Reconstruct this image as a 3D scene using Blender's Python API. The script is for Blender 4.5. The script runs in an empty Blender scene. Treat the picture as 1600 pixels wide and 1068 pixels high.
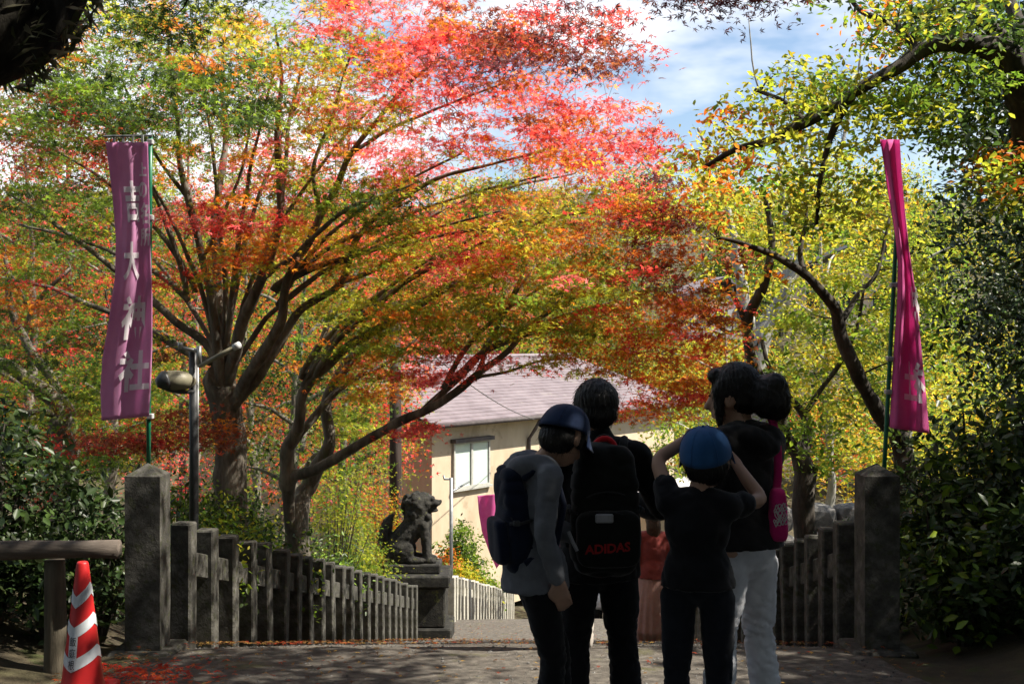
import bpy, bmesh, math, random
import numpy as np
from mathutils import Vector, Matrix, noise as mnoise

R = math.radians
random.seed(7)
rng = np.random.default_rng(11)
scene = bpy.context.scene
C = scene.collection

# ------------------------------------------------------------------ camera, sky, sun, exposure
F = 1800.0                      # focal length in photo pixels (photo is 1600 wide)
cam_d = bpy.data.cameras.new('camera')
cam_d.sensor_width = 36.0
cam_d.lens = 36.0 * F / 1600.0
cam_d.clip_start = 0.05
cam_d.clip_end = 3000
cam = bpy.data.objects.new('camera', cam_d)
C.objects.link(cam)
cam.location = (0, 0, 0)
cam.rotation_euler = (R(90), 0, 0)
scene.camera = cam

SUN_AZ = -5.0    # degrees from +x towards +y
SUN_EL = 51.0
sd = Vector((math.cos(R(SUN_EL)) * math.cos(R(SUN_AZ)), math.cos(R(SUN_EL)) * math.sin(R(SUN_AZ)), math.sin(R(SUN_EL))))
world = bpy.data.worlds.new('World')
scene.world = world
world.use_nodes = True
nt = world.node_tree
nt.nodes.clear()
wo = nt.nodes.new('ShaderNodeOutputWorld')
bg = nt.nodes.new('ShaderNodeBackground')
sky = nt.nodes.new('ShaderNodeTexSky')
sky.sky_type = 'NISHITA'
sky.sun_disc = False
sky.sun_elevation = R(SUN_EL)
sky.sun_rotation = math.atan2(sd.x, sd.y)
sky.air_density = 1.0
sky.dust_density = 0.6
sky.ozone_density = 0.7
tc = nt.nodes.new('ShaderNodeTexCoord')
mp = nt.nodes.new('ShaderNodeMapping')
mp.inputs['Scale'].default_value = (1.0, 1.0, 2.6)
mp.inputs['Location'].default_value = (0.35, 0.1, 0.32)
nz = nt.nodes.new('ShaderNodeTexNoise')
nz.inputs['Scale'].default_value = 2.3
nz.inputs['Detail'].default_value = 6
nz.inputs['Roughness'].default_value = 0.55
cr = nt.nodes.new('ShaderNodeValToRGB')
cr.color_ramp.elements[0].position = 0.47
cr.color_ramp.elements[1].position = 0.60
mx = nt.nodes.new('ShaderNodeMixRGB')
mx.inputs['Color2'].default_value = (7.4, 7.5, 7.8, 1)
L = nt.links.new
L(tc.outputs['Generated'], mp.inputs['Vector'])
L(mp.outputs['Vector'], nz.inputs['Vector'])
L(nz.outputs['Fac'], cr.inputs['Fac'])
L(cr.outputs['Color'], mx.inputs['Fac'])
L(sky.outputs['Color'], mx.inputs['Color1'])
L(mx.outputs['Color'], bg.inputs['Color'])
bg.inputs['Strength'].default_value = 0.075
L(bg.outputs['Background'], wo.inputs['Surface'])

sun_d = bpy.data.lights.new('sun', 'SUN')
sun_d.energy = 5.0
sun_d.angle = R(0.53)
sun_d.color = (1.0, 0.93, 0.82)
sun = bpy.data.objects.new('sun', sun_d)
C.objects.link(sun)
sun.rotation_euler = sd.to_track_quat('Z', 'Y').to_euler()

scene.view_settings.view_transform = 'Standard'
scene.view_settings.look = 'None'
scene.view_settings.exposure = 1.25
scene.view_settings.gamma = 1.0

# ------------------------------------------------------------------ helpers
def PX(px, py, d):
    """a point of the place at depth d that the photograph shows at (px, py)"""
    return Vector(((px - 800) * d / F, d, -(py - 534) * d / F))

def tag(o, label=None, cat=None, group=None, kind=None):
    if label: o['label'] = label
    if cat: o['category'] = cat
    if group: o['group'] = group
    if kind: o['kind'] = kind
    return o

def empty(name, loc=(0, 0, 0), rz=0, label=None, cat=None, group=None):
    o = bpy.data.objects.new(name, None)
    C.objects.link(o)
    o.location = loc
    o.rotation_euler = (0, 0, rz)
    o.empty_display_size = 0.1
    return tag(o, label, cat, group)

def link(name, me, mat, parent=None, smooth=False):
    o = bpy.data.objects.new(name, me)
    C.objects.link(o)
    if mat is not None and not me.materials:
        me.materials.append(mat)
    if parent is not None:
        o.parent = parent
    if smooth:
        me.polygons.foreach_set('use_smooth', [True] * len(me.polygons))
    return o

class MB:
    def __init__(s):
        s.v = []; s.f = []; s.m = []
        s.mi = 0
    def add(s, vs, fs):
        b = len(s.v)
        s.v.extend([tuple(p) for p in vs])
        s.f.extend([tuple(i + b for i in f) for f in fs])
        s.m.extend([s.mi] * len(fs))
    def box(s, c, size, rz=0.0, rot=None, taper=1.0, bevel=0.0):
        x, y, z = size[0] / 2, size[1] / 2, size[2] / 2
        if bevel <= 0:
            vs = [(-x, -y, -z), (x, -y, -z), (x, y, -z), (-x, y, -z)]
            vs += [(-x * taper, -y * taper, z), (x * taper, -y * taper, z), (x * taper, y * taper, z), (-x * taper, y * taper, z)]
            fs = [(0, 3, 2, 1), (4, 5, 6, 7), (0, 1, 5, 4), (1, 2, 6, 5), (2, 3, 7, 6), (3, 0, 4, 7)]
        else:
            bm = bmesh.new()
            bmesh.ops.create_cube(bm, size=1)
            for v in bm.verts:
                t = taper if v.co.z > 0 else 1
                v.co = Vector((v.co.x * size[0] * t, v.co.y * size[1] * t, v.co.z * size[2]))
            bmesh.ops.bevel(bm, geom=list(bm.edges), offset=bevel, segments=1, affect='EDGES', profile=0.5)
            bm.verts.ensure_lookup_table()
            vs = [v.co.copy() for v in bm.verts]
            fs = [[v.index for v in f.verts] for f in bm.faces]
            bm.free()
        M = rot if rot is not None else Matrix.Rotation(rz, 3, 'Z')
        s.add([M @ Vector(p) + Vector(c) for p in vs], fs)
    def tube(s, pts, rad, n=8, caps=True):
        pts = [Vector(p) for p in pts]
        if not hasattr(rad, '__len__'): rad = [rad] * len(pts)
        vs = []; fs = []
        up = Vector((0.13, 0.31, 0.94)).normalized()
        prev = None
        for i, p in enumerate(pts):
            t = (pts[min(i + 1, len(pts) - 1)] - pts[max(i - 1, 0)])
            if t.length < 1e-7: t = Vector((0, 0, 1))
            t.normalize()
            if prev is None:
                a = t.cross(up)
                if a.length < 1e-3: a = t.cross(Vector((1, 0, 0)))
            else:
                a = prev - t * prev.dot(t)
            a.normalize(); prev = a
            b = t.cross(a)
            for k in range(n):
                th = 2 * math.pi * k / n
                vs.append(p + (a * math.cos(th) + b * math.sin(th)) * rad[i])
        for i in range(len(pts) - 1):
            for k in range(n):
                k2 = (k + 1) % n
                fs.append((i * n + k, i * n + k2, (i + 1) * n + k2, (i + 1) * n + k))
        if caps:
            fs.append(tuple(range(n - 1, -1, -1)))
            fs.append(tuple(range((len(pts) - 1) * n, len(pts) * n)))
        s.add(vs, fs)
    def lathe(s, prof, n=24, c=(0, 0, 0)):
        vs = []; fs = []
        for r, z in prof:
            for k in range(n):
                th = 2 * math.pi * k / n
                vs.append((c[0] + r * math.cos(th), c[1] + r * math.sin(th), c[2] + z))
        for i in range(len(prof) - 1):
            for k in range(n):
                k2 = (k + 1) % n
                fs.append((i * n + k, i * n + k2, (i + 1) * n + k2, (i + 1) * n + k))
        fs.append(tuple(range(n - 1, -1, -1)))
        fs.append(tuple(range((len(prof) - 1) * n, len(prof) * n)))
        s.add(vs, fs)
    def prism(s, poly, axis_fn, t0, t1):
        n = len(poly)
        vs = [axis_fn(a, b, t0) for a, b in poly] + [axis_fn(a, b, t1) for a, b in poly]
        fs = [tuple(range(n - 1, -1, -1)), tuple(range(n, 2 * n))]
        for k in range(n):
            k2 = (k + 1) % n
            fs.append((k, k2, n + k2, n + k))
        s.add(vs, fs)
    def mesh(s, name):
        me = bpy.data.meshes.new(name)
        me.from_pydata(s.v, [], s.f)
        me.update()
        return me
    def build(s, name, mat, parent=None, smooth=False, offset=None):
        if offset is not None:
            ox, oy, oz = offset
            s.v = [(a - ox, b - oy, c - oz) for a, b, c in s.v]
        me = s.mesh(name)
        if isinstance(mat, (list, tuple)):
            for m in mat: me.materials.append(m)
            me.polygons.foreach_set('material_index', s.m)
            o = link(name, me, None, parent, smooth)
        else:
            o = link(name, me, mat, parent, smooth)
        return o

def fix_normals(me):
    bm = bmesh.new(); bm.from_mesh(me)
    bmesh.ops.recalc_face_normals(bm, faces=bm.faces)
    bm.to_mesh(me); bm.free()

# ------------------------------------------------------------------ materials
def newmat(name):
    m = bpy.data.materials.new(name)
    m.use_nodes = True
    t = m.node_tree
    t.nodes.clear()
    out = t.nodes.new('ShaderNodeOutputMaterial')
    p = t.nodes.new('ShaderNodeBsdfPrincipled')
    t.links.new(p.outputs['BSDF'], out.inputs['Surface'])
    return m, t, p, out

def mat_noise(name, cols, scale=8.0, rough=0.85, bump=0.3, bscale=None, detail=8, stretch=(1, 1, 1), dist=0.01, spec=0.3, metallic=0.0, spots=None, coord='Object', sheen=0.0, musgrave=None):
    m, t, p, out = newmat(name)
    N = t.nodes.new; K = t.links.new
    tcn = N('ShaderNodeTexCoord'); mpn = N('ShaderNodeMapping')
    mpn.inputs['Scale'].default_value = stretch
    K(tcn.outputs[coord], mpn.inputs['Vector'])
    n1 = N('ShaderNodeTexNoise'); n1.inputs['Scale'].default_value = scale; n1.inputs['Detail'].default_value = detail
    n1.inputs['Roughness'].default_value = 0.62
    K(mpn.outputs['Vector'], n1.inputs['Vector'])
    ramp = N('ShaderNodeValToRGB')
    e = ramp.color_ramp.elements
    k = len(cols)
    lo, hi = 0.32, 0.68
    e[0].position = lo; e[0].color = (*cols[0], 1)
    e[1].position = hi; e[1].color = (*cols[-1], 1)
    for i in range(1, k - 1):
        q = e.new(lo + (hi - lo) * i / (k - 1)); q.color = (*cols[i], 1)
    K(n1.outputs['Fac'], ramp.inputs['Fac'])
    col = ramp.outputs['Color']
    if spots:
        sc, thr, scol, amt = spots
        n3 = N('ShaderNodeTexNoise'); n3.inputs['Scale'].default_value = sc; n3.inputs['Detail'].default_value = 5
        n3.inputs['Roughness'].default_value = 0.7
        K(tcn.outputs[coord], n3.inputs['Vector'])
        r3 = N('ShaderNodeValToRGB')
        r3.color_ramp.elements[0].position = thr; r3.color_ramp.elements[0].color = (0, 0, 0, 1)
        r3.color_ramp.elements[1].position = thr + 0.06; r3.color_ramp.elements[1].color = (amt, amt, amt, 1)
        K(n3.outputs['Fac'], r3.inputs['Fac'])
        mm = N('ShaderNodeMixRGB'); mm.inputs['Color2'].default_value = (*scol, 1)
        K(r3.outputs['Color'], mm.inputs['Fac']); K(col, mm.inputs['Color1'])
        col = mm.outputs['Color']
    K(col, p.inputs['Base Color'])
    p.inputs['Roughness'].default_value = rough
    p.inputs['Specular IOR Level'].default_value = spec
    p.inputs['Metallic'].default_value = metallic
    if sheen:
        p.inputs['Sheen Weight'].default_value = sheen
        p.inputs['Sheen Roughness'].default_value = 0.5
    if bump:
        n2 = N('ShaderNodeTexNoise'); n2.inputs['Scale'].default_value = bscale or scale * 3; n2.inputs['Detail'].default_value = 8
        n2.inputs['Roughness'].default_value = 0.7
        K(mpn.outputs['Vector'], n2.inputs['Vector'])
        b = N('ShaderNodeBump'); b.inputs['Strength'].default_value = bump; b.inputs['Distance'].default_value = dist
        K(n2.outputs['Fac'], b.inputs['Height'])
        K(b.outputs['Normal'], p.inputs['Normal'])
    return m

def mat_leaf(name, trans=0.5, rough=0.5, spec=0.35, gain=1.6):
    m, t, p, out = newmat(name)
    N = t.nodes.new; K = t.links.new
    a = N('ShaderNodeAttribute'); a.attribute_name = 'Col'
    K(a.outputs['Color'], p.inputs['Base Color'])
    p.inputs['Roughness'].default_value = rough
    p.inputs['Specular IOR Level'].default_value = spec
    tr = N('ShaderNodeBsdfTranslucent')
    mg = N('ShaderNodeMixRGB'); mg.blend_type = 'MULTIPLY'; mg.inputs['Fac'].default_value = 1
    mg.inputs['Color2'].default_value = (gain, gain, gain, 1)
    K(a.outputs['Color'], mg.inputs['Color1'])
    K(mg.outputs['Color'], tr.inputs['Color'])
    ms = N('ShaderNodeMixShader'); ms.inputs['Fac'].default_value = trans
    K(p.outputs['BSDF'], ms.inputs[1]); K(tr.outputs['BSDF'], ms.inputs[2])
    K(ms.outputs['Shader'], out.inputs['Surface'])
    return m

def mat_cloth(name, cols, trans=0.35, scale=5):
    m = mat_noise(name, cols, scale=scale, rough=0.8, bump=0.25, bscale=300, dist=0.002, spec=0.15)
    t = m.node_tree
    p = [n for n in t.nodes if n.type == 'BSDF_PRINCIPLED'][0]
    out = [n for n in t.nodes if n.type == 'OUTPUT_MATERIAL'][0]
    tr = t.nodes.new('ShaderNodeBsdfTranslucent')
    t.links.new(p.inputs['Base Color'].links[0].from_socket, tr.inputs['Color'])
    ms = t.nodes.new('ShaderNodeMixShader'); ms.inputs['Fac'].default_value = trans
    t.links.new(p.outputs['BSDF'], ms.inputs[1]); t.links.new(tr.outputs['BSDF'], ms.inputs[2])
    t.links.new(ms.outputs['Shader'], out.inputs['Surface'])
    return m

M = {}
M['maple_leaf'] = mat_leaf('maple_leaf', 0.64, 0.45, 0.35, 1.5)
M['leaf'] = mat_leaf('broad_leaf', 0.52, 0.45, 0.35, 1.6)
M['glossy_leaf'] = mat_leaf('glossy_leaf', 0.2, 0.42, 0.32, 1.3)
M['bark'] = mat_noise('maple_bark', [(0.055, 0.048, 0.038), (0.13, 0.113, 0.09), (0.26, 0.232, 0.185)], 9, 0.9, 0.8, 26, stretch=(1, 1, 0.25), dist=0.02, spots=(5, 0.58, (0.10, 0.12, 0.05), 0.6))
M['bark_dark'] = mat_noise('dark_bark', [(0.02, 0.017, 0.014), (0.05, 0.042, 0.034), (0.10, 0.085, 0.07)], 11, 0.9, 0.8, 24, stretch=(1, 1, 0.3), dist=0.02)
M['bark_black'] = mat_noise('black_bark', [(0.008, 0.007, 0.006), (0.025, 0.022, 0.018), (0.075, 0.068, 0.055)], 9, 0.95, 1.0, 16, stretch=(1, 1, 0.4), dist=0.03, spec=0.1)
M['bark_pale'] = mat_noise('pale_bark', [(0.16, 0.15, 0.13), (0.28, 0.27, 0.24), (0.42, 0.41, 0.37)], 9, 0.9, 0.6, 22, stretch=(1, 1, 0.3), dist=0.02)
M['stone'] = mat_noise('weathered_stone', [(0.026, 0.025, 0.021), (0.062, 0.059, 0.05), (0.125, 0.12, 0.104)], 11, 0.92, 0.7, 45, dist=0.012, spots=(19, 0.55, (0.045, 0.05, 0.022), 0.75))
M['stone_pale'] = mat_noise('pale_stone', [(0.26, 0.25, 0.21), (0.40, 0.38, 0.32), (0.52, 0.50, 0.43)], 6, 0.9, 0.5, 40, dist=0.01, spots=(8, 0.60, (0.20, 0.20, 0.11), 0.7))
M['stone_shaded'] = mat_noise('mossy_shaded_stone', [(0.009, 0.0085, 0.007), (0.021, 0.02, 0.017), (0.05, 0.047, 0.039)], 8, 0.9, 0.9, 40, dist=0.02, spots=(6, 0.60, (0.10, 0.105, 0.03), 0.7))  # base colour lowered to hold the statue's shade; the spots are moss
M['rock'] = mat_noise('rock', [(0.07, 0.065, 0.06), (0.13, 0.125, 0.115), (0.2, 0.19, 0.175)], 4, 0.92, 0.8, 20, dist=0.03)
M['soil'] = mat_noise('soil', [(0.035, 0.028, 0.018), (0.075, 0.06, 0.035), (0.11, 0.10, 0.05)], 2.2, 0.95, 0.8, 30, dist=0.04, spots=(3, 0.55, (0.06, 0.075, 0.02), 0.7))
M['metal_green'] = mat_noise('green_painted_pole', [(0.0, 0.11, 0.05), (0.01, 0.16, 0.08)], 20, 0.4, 0.1, 60, dist=0.002, spec=0.5)
M['metal_grey'] = mat_noise('galvanised_metal', [(0.20, 0.21, 0.21), (0.34, 0.35, 0.35)], 15, 0.45, 0.2, 50, dist=0.002, metallic=0.6)
M['metal_dark'] = mat_noise('dark_metal', [(0.015, 0.017, 0.018), (0.04, 0.042, 0.045)], 15, 0.5, 0.2, 50, dist=0.002, spec=0.5)
M['clamp'] = mat_noise('plastic_clamp', [(0.35, 0.36, 0.36), (0.5, 0.5, 0.5)], 20, 0.5, 0.1)
M['log'] = mat_noise('weathered_log', [(0.055, 0.044, 0.035), (0.12, 0.098, 0.08), (0.20, 0.17, 0.14)], 9, 0.85, 0.8, 30, stretch=(0.15, 1, 1), dist=0.012)
M['log_post'] = mat_noise('weathered_post', [(0.045, 0.038, 0.026), (0.10, 0.085, 0.06), (0.17, 0.145, 0.10)], 9, 0.85, 0.8, 30, stretch=(1, 1, 0.15), dist=0.012)

# ------------------------------------------------------------------ leaves
def star_template(lobes=7):
    """a palmate maple leaf: one kite per lobe, tips unequal"""
    if lobes == 7:
        ang = [90, 52, 128, 14, 166, -28, 208]; ln = [1.0, .93, .93, .74, .74, .46, .46]; w = 15
    else:
        ang = [90, 40, 140, -12, 192]; ln = [1.0, .9, .9, .6, .6]; w = 19
    vs = [(0, 0, 0)]; fs = []
    for a, l in zip(ang, ln):
        b = len(vs)
        for da, q, z in ((-w, .42, 0.03), (0, 1.0, -0.16), (w, .42, 0.03)):
            th = math.radians(a + da)
            vs.append((q * l * math.cos(th), q * l * math.sin(th), z * l))
        fs.append((0, b, b + 1, b + 2))
    if lobes == 5:      # the two basal lobes are plain blades
        fs = fs[:3] + [(0, 10, 11), (0, 13, 14)]
    v = np.array(vs) * 0.55
    v[:, 1] -= 0.12
    return v, fs
def oval_template():
    vs = [(0, -.5, 0), (.25, -.10, .06), (.17, .27, .04), (0, .55, -.06), (-.17, .27, .04), (-.25, -.10, .06)]
    fs = [(0, 1, 2, 3), (0, 3, 4, 5)]
    return np.array(vs), fs
def blade_template():
    vs = [(0, -.5, 0), (.1, -.1, .02), (0, .6, -.12), (-.1, -.1, .02)]
    return np.array(vs), [(0, 1, 2, 3)]
def far_template():
    vs = []; fs = []
    for a, l in ((90, 1.0), (20, .85), (160, .85)):
        b = len(vs); t = math.radians(a)
        for q, w, z in ((-.12, -.2, .02), (-.12, .2, .02), (1.0, 0, -.14)):
            vs.append((l * (q * math.cos(t) - w * math.sin(t)), l * (q * math.sin(t) + w * math.cos(t)), z + .01 * a / 90))
        fs.append((b, b + 1, b + 2))
    return np.array(vs) * .6, fs
STAR = star_template(5); STAR5 = STAR; FAR = far_template(); OVAL = oval_template(); BLADE = blade_template()

def leaf_mesh(name, pos, size, nrm, col, template, mat):
    tv, tf = template
    n = len(pos)
    nrm = nrm / np.linalg.norm(nrm, axis=1, keepdims=True)
    a = rng.normal(size=(n, 3))
    t = np.cross(nrm, a); t /= np.linalg.norm(t, axis=1, keepdims=True) + 1e-9
    b = np.cross(nrm, t)
    k = len(tv)
    V = (pos[:, None, :] + size[:, None, None] * (tv[None, :, 0:1] * t[:, None, :] + tv[None, :, 1:2] * b[:, None, :] + tv[None, :, 2:3] * nrm[:, None, :])).reshape(-1, 3)
    lt = np.array([len(f) for f in tf]); flat = np.concatenate([np.array(f) for f in tf])
    loops = (flat[None, :] + (np.arange(n) * k)[:, None]).reshape(-1)
    tot = np.tile(lt, n); start = np.concatenate([[0], np.cumsum(tot)[:-1]])
    me = bpy.data.meshes.new(name)
    me.vertices.add(len(V)); me.vertices.foreach_set('co', V.astype(np.float32).ravel())
    me.loops.add(len(loops)); me.loops.foreach_set('vertex_index', loops.astype(np.int32))
    me.polygons.add(len(tot)); me.polygons.foreach_set('loop_start', start.astype(np.int32))
    me.update(calc_edges=True)
    at = me.color_attributes.new('Col', 'FLOAT_COLOR', 'POINT')
    cc = np.ones((len(V), 4), np.float32); cc[:, :3] = np.repeat(col, k, axis=0)
    at.data.foreach_set('color', cc.ravel())
    me.materials.append(mat)
    return me

PAL = {  # leaf colours, linear; V, and DG in near sprays, carry shade
    'R': [(.58, .045, .038), (.64, .075, .055), (.48, .028, .028), (.62, .10, .05)],
    'P': [(.72, .13, .13), (.78, .20, .18), (.66, .09, .10), (.70, .13, .07)],
    'O': [(.56, .16, .016), (.50, .11, .016), (.60, .23, .02), (.45, .15, .02)],
    'Y': [(.52, .36, .03), (.46, .34, .03), (.55, .30, .02)],
    'YG': [(.36, .37, .03), (.42, .41, .035), (.26, .32, .025), (.33, .31, .025)],
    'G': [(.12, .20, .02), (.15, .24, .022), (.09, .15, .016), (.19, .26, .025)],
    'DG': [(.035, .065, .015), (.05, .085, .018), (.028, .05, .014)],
    'BR': [(.26, .05, .025), (.30, .09, .03), (.18, .045, .02)],
    'V': [(.10, .03, .035), (.13, .035, .035), (.08, .03, .03)],  # shaded sprays against the sky, their shade put into the leaf colour
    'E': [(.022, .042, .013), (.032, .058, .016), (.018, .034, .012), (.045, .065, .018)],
}
def pal_cols(key, n):
    p = np.array(PAL[key]); c = p[rng.integers(0, len(p), n)]
    return c * rng.uniform(.75, 1.2, (n, 1)) * rng.uniform(.93, 1.07, (n, 3))

def catmull(pts, per=4):
    P = [Vector(p[:3]) for p in pts]; Rr = [p[3] for p in pts]
    out = []; ro = []
    n = len(P)
    for i in range(n - 1):
        p0 = P[max(i - 1, 0)]; p1 = P[i]; p2 = P[i + 1]; p3 = P[min(i + 2, n - 1)]
        for k in range(per):
            t = k / per
            q = 0.5 * ((2 * p1) + (p2 - p0) * t + (2 * p0 - 5 * p1 + 4 * p2 - p3) * t * t + (3 * p1 - p0 - 3 * p2 + p3) * t ** 3)
            out.append(q); ro.append(Rr[i] * (1 - t) + Rr[i + 1] * t)
    out.append(P[-1]); ro.append(Rr[-1])
    return out, ro

class Tree:
    """limbs drawn as polylines; twigs then grow from the limbs to every leaf spray"""
    def __init__(s, name, label, base, cat='tree', group=None):
        s.root = empty(name, base, 0, label, cat, group)
        s.base = Vector(base)
        s.trunk = MB(); s.twig = MB()
        s.np = []; s.nr = []
    def limb(s, pts, per=4, n=8, wob=0.10):
        q, r = catmull(pts, per)
        seed = random.random() * 50
        for i in range(1, len(q) - 1):
            w = mnoise.noise_vector(q[i] * 2.3 + Vector((seed, 0, 0)))
            q[i] = q[i] + w * min(wob, r[i] * 1.1)
            r[i] *= 1 + 0.18 * mnoise.noise(q[i] * 7)
        s.trunk.tube([p - s.base for p in q], r, n)
        s.np += q; s.nr += r
    def limbpx(s, pts, **k):
        s.limb([(*PX(a, b, d), w * d / F) for a, b, d, w in pts], **k)
    def grow(s, centers, reach=9.0, rmax=0.02):
        A = np.array([tuple(p) for p in s.np]); Rr = np.array(s.nr)
        d0 = np.array([np.min(np.sum((A - c) ** 2, 1)) for c in centers])
        for i in np.argsort(d0):
            c = centers[i]
            dd = np.sqrt(np.sum((A - c) ** 2, 1))
            pen = dd + 0.5 * np.maximum(A[:, 2] - c[2], 0)
            j = int(np.argmin(pen))
            if dd[j] > reach or dd[j] < 0.04: continue
            p0 = Vector(A[j]); p3 = Vector(c); ln = dd[j]
            mid = (p0 + p3) / 2 + Vector((random.gauss(0, .09), random.gauss(0, .09), random.gauss(0.05, .07))) * ln
            m = max(3, min(7, int(ln / 0.15)))
            r0 = min(Rr[j] * .62, rmax, 0.006 + 0.010 * ln)
            pts = []; rs = []
            for k in range(m + 1):
                t = k / m
                p = p0 * (1 - t) ** 2 + mid * 2 * t * (1 - t) + p3 * t * t
                if 0 < k < m:
                    p = p + Vector((random.gauss(0, 1), random.gauss(0, 1), random.gauss(0, 1))) * 0.018 * min(ln, .8)
                pts.append(p); rs.append(r0 * (1 - t) + 0.0022 * t)
            s.twig.tube([p - s.base for p in pts], rs, 4, caps=False)
            A = np.vstack([A, [tuple(p) for p in pts[1:]]]); Rr = np.concatenate([Rr, rs[1:]])
    def crown(s, centers, cols, per, spread, size, template, mat, tilt=0.55, droop=0.15, zflat=0.35, jit=0.25):
        """leaves scattered in flat sprays round each centre; cols = palette key of each centre"""
        P = []; CC = []; SZ = []; NN = []
        for c, key in zip(centers, cols):
            n = max(3, int(per * random.uniform(.6, 1.4)))
            sp = spread * random.uniform(.7, 1.35)
            q = rng.normal(size=(n, 3)) * np.array([sp, sp, sp * zflat]) * .6
            q[:, 2] -= droop * (q[:, 0] ** 2 + q[:, 1] ** 2) / max(sp, .01)
            P.append(q + np.array(c)); CC.append(pal_cols(key, n))
            SZ.append(size * rng.uniform(.65, 1.25, n))
            ax = rng.normal(size=3) * jit
            nn = rng.normal(size=(n, 3)) * tilt + np.array([ax[0], ax[1], 1.0])
            NN.append(nn)
        P = np.concatenate(P) - np.array(s.base); CC = np.concatenate(CC); SZ = np.concatenate(SZ); NN = np.concatenate(NN)
        me = leaf_mesh('crown', P, SZ, NN, CC, template, mat)
        o = link('crown', me, None, s.root); o['kind'] = 'stuff'
        return o
    def finish(s, bark, twigmat=None):
        if s.trunk.v: s.trunk.build('trunk', bark, s.root, smooth=True)
        if s.twig.v:
            o = s.twig.build('twigs', twigmat or bark, s.root, smooth=True); o['kind'] = 'stuff'

def blobs_px(blobs, scale=1.0):
    """blobs: (cx, cy, sx, sy, depth, depth spread, count, palette string like 'R3O2')"""
    cs = []; ks = []
    for cx, cy, sx, sy, d, ds, n, pal in blobs:
        keys = []
        i = 0
        while i < len(pal):
            j = i
            while j < len(pal) and pal[j].isalpha(): j += 1
            keys += [pal[i:j]] * int(pal[j]); i = j + 1
        for _ in range(int(n * scale)):
            # uniform in an ellipse with soft edge
            a = random.uniform(0, 2 * math.pi); r = math.sqrt(random.random()) * random.uniform(.85, 1.12)
            dep = d + random.gauss(0, ds)
            cs.append(tuple(PX(cx + sx * r * math.cos(a), cy + sy * r * math.sin(a), max(dep, 2.5)))); ks.append(random.choice(keys))
    return np.array(cs), ks

# ------------------------------------------------------------------ terrain and path
PROF = [(-40, -1.6), (0, -1.75), (6.4, -1.90), (7.5, -2.0), (18.5, -4.80), (22.4, -5.40), (34, -8.25), (40, -9.3), (60, -10.5), (300, -12)]
LEFT = [(-40, -2.9), (5, -2.75), (7.3, -2.28), (18.4, -1.5), (22.8, -1.2), (34, -0.02), (39, 2.0), (48, 8.2), (60, 17)]
RIGHT = [(-40, 2.6), (5, 2.5), (7.4, 2.3), (18, 2.95), (34, 5.2), (39, 8.0), (48, 15), (60, 24)]
def interp(T, y):
    return float(np.interp(y, [a for a, b in T], [b for a, b in T]))
def prof(y): return interp(PROF, y)
def sstep(t):
    t = max(0.0, min(1.0, t)); return t * t * (3 - 2 * t)
def ground(x, y):
    p = prof(y)
    xl, xr = interp(LEFT, y), interp(RIGHT, y)
    z = p
    if x < xl:
        d = xl - x
        h = float(np.interp(y, [6, 9, 20, 26, 40], [0.15, 1.0, 1.1, .9, .3]))
        z = p + h * sstep((d - .3) / 2.4) + 0.05 * max(0, d - 3)
    elif x > xr:
        d = x - xr
        h = float(np.interp(y, [4, 9, 20, 26, 40], [0.6, 1.0, 1.3, 1.6, 1.2]))
        z = p + h * sstep((d - .35) / 2.2) + 0.10 * max(0, d - 3)
    far = sstep((y - 46) / 60.0)
    hill = -9 + 0.16 * max(0, y - 46) + 3.0 * math.sin(x * .035 + 1.0) + 2 * math.sin(x * .09 + y * .05)
    z = z * (1 - far) + hill * far if y > 46 else z
    if xl <= x <= xr and y < 50: return z
    return z + 0.07 * mnoise.noise(Vector((x * .9, y * .9, 0))) + 0.03 * mnoise.noise(Vector((x * 3, y * 3, 4)))

xs = np.concatenate([np.linspace(-260, -30, 14, endpoint=False), np.linspace(-30, -9, 21, endpoint=False), np.arange(-9, 12, .3), np.linspace(12, 34, 22, endpoint=False), np.linspace(34, 260, 14)])
ys = np.concatenate([np.linspace(-60, -6, 10, endpoint=False), np.arange(-6, 40, .3), np.linspace(40, 70, 30, endpoint=False), np.linspace(70, 420, 22)])
tv = [(x, y, ground(x, y) - (0.012 if interp(LEFT, y) - .5 < x < interp(RIGHT, y) + .5 and y < 58 else 0)) for y in ys for x in xs]
nx = len(xs)
tf = [(j * nx + i, j * nx + i + 1, (j + 1) * nx + i + 1, (j + 1) * nx + i) for j in range(len(ys) - 1) for i in range(nx - 1)]
me = bpy.data.meshes.new('ground'); me.from_pydata(tv, [], tf); me.update()
g = link('ground', me, M['soil'], None, True); g['kind'] = 'structure'

M['path'] = mat_noise('worn_asphalt', [(0.055, 0.048, 0.04), (0.105, 0.093, 0.078), (0.175, 0.157, 0.13)], 14.0, 0.9, 1.0, 110, dist=0.012, spots=(2.1, 0.60, (0.10, 0.095, 0.045), 0.75), spec=0.25)
pv = []; pf = []; NP = 18
pys = np.concatenate([np.arange(-5, 40, .2), np.linspace(40, 56, 20)])
for y in pys:
    xl, xr = interp(LEFT, y), interp(RIGHT, y)
    for i in range(NP + 1):
        t = i / NP
        edge = 0.08 * mnoise.noise(Vector((y * 1.7, i, 0))) if i in (0, NP) else 0
        x = xl + .02 + (xr - xl - .04) * t + edge
        crown_ = 0.02 * math.sin(math.pi * t)
        rough = 0.008 * mnoise.noise(Vector((x * 4, y * 4, 1))) + 0.012 * mnoise.noise(Vector((x * 1.1, y * 1.1, 6)))
        pv.append((x, y, prof(y) + .004 + (crown_ + rough if 0 < i < NP else -.012)))
for j in range(len(pys) - 1):
    for i in range(NP):
        a = j * (NP + 1) + i
        pf.append((a, a + 1, a + NP + 2, a + NP + 1))
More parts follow.
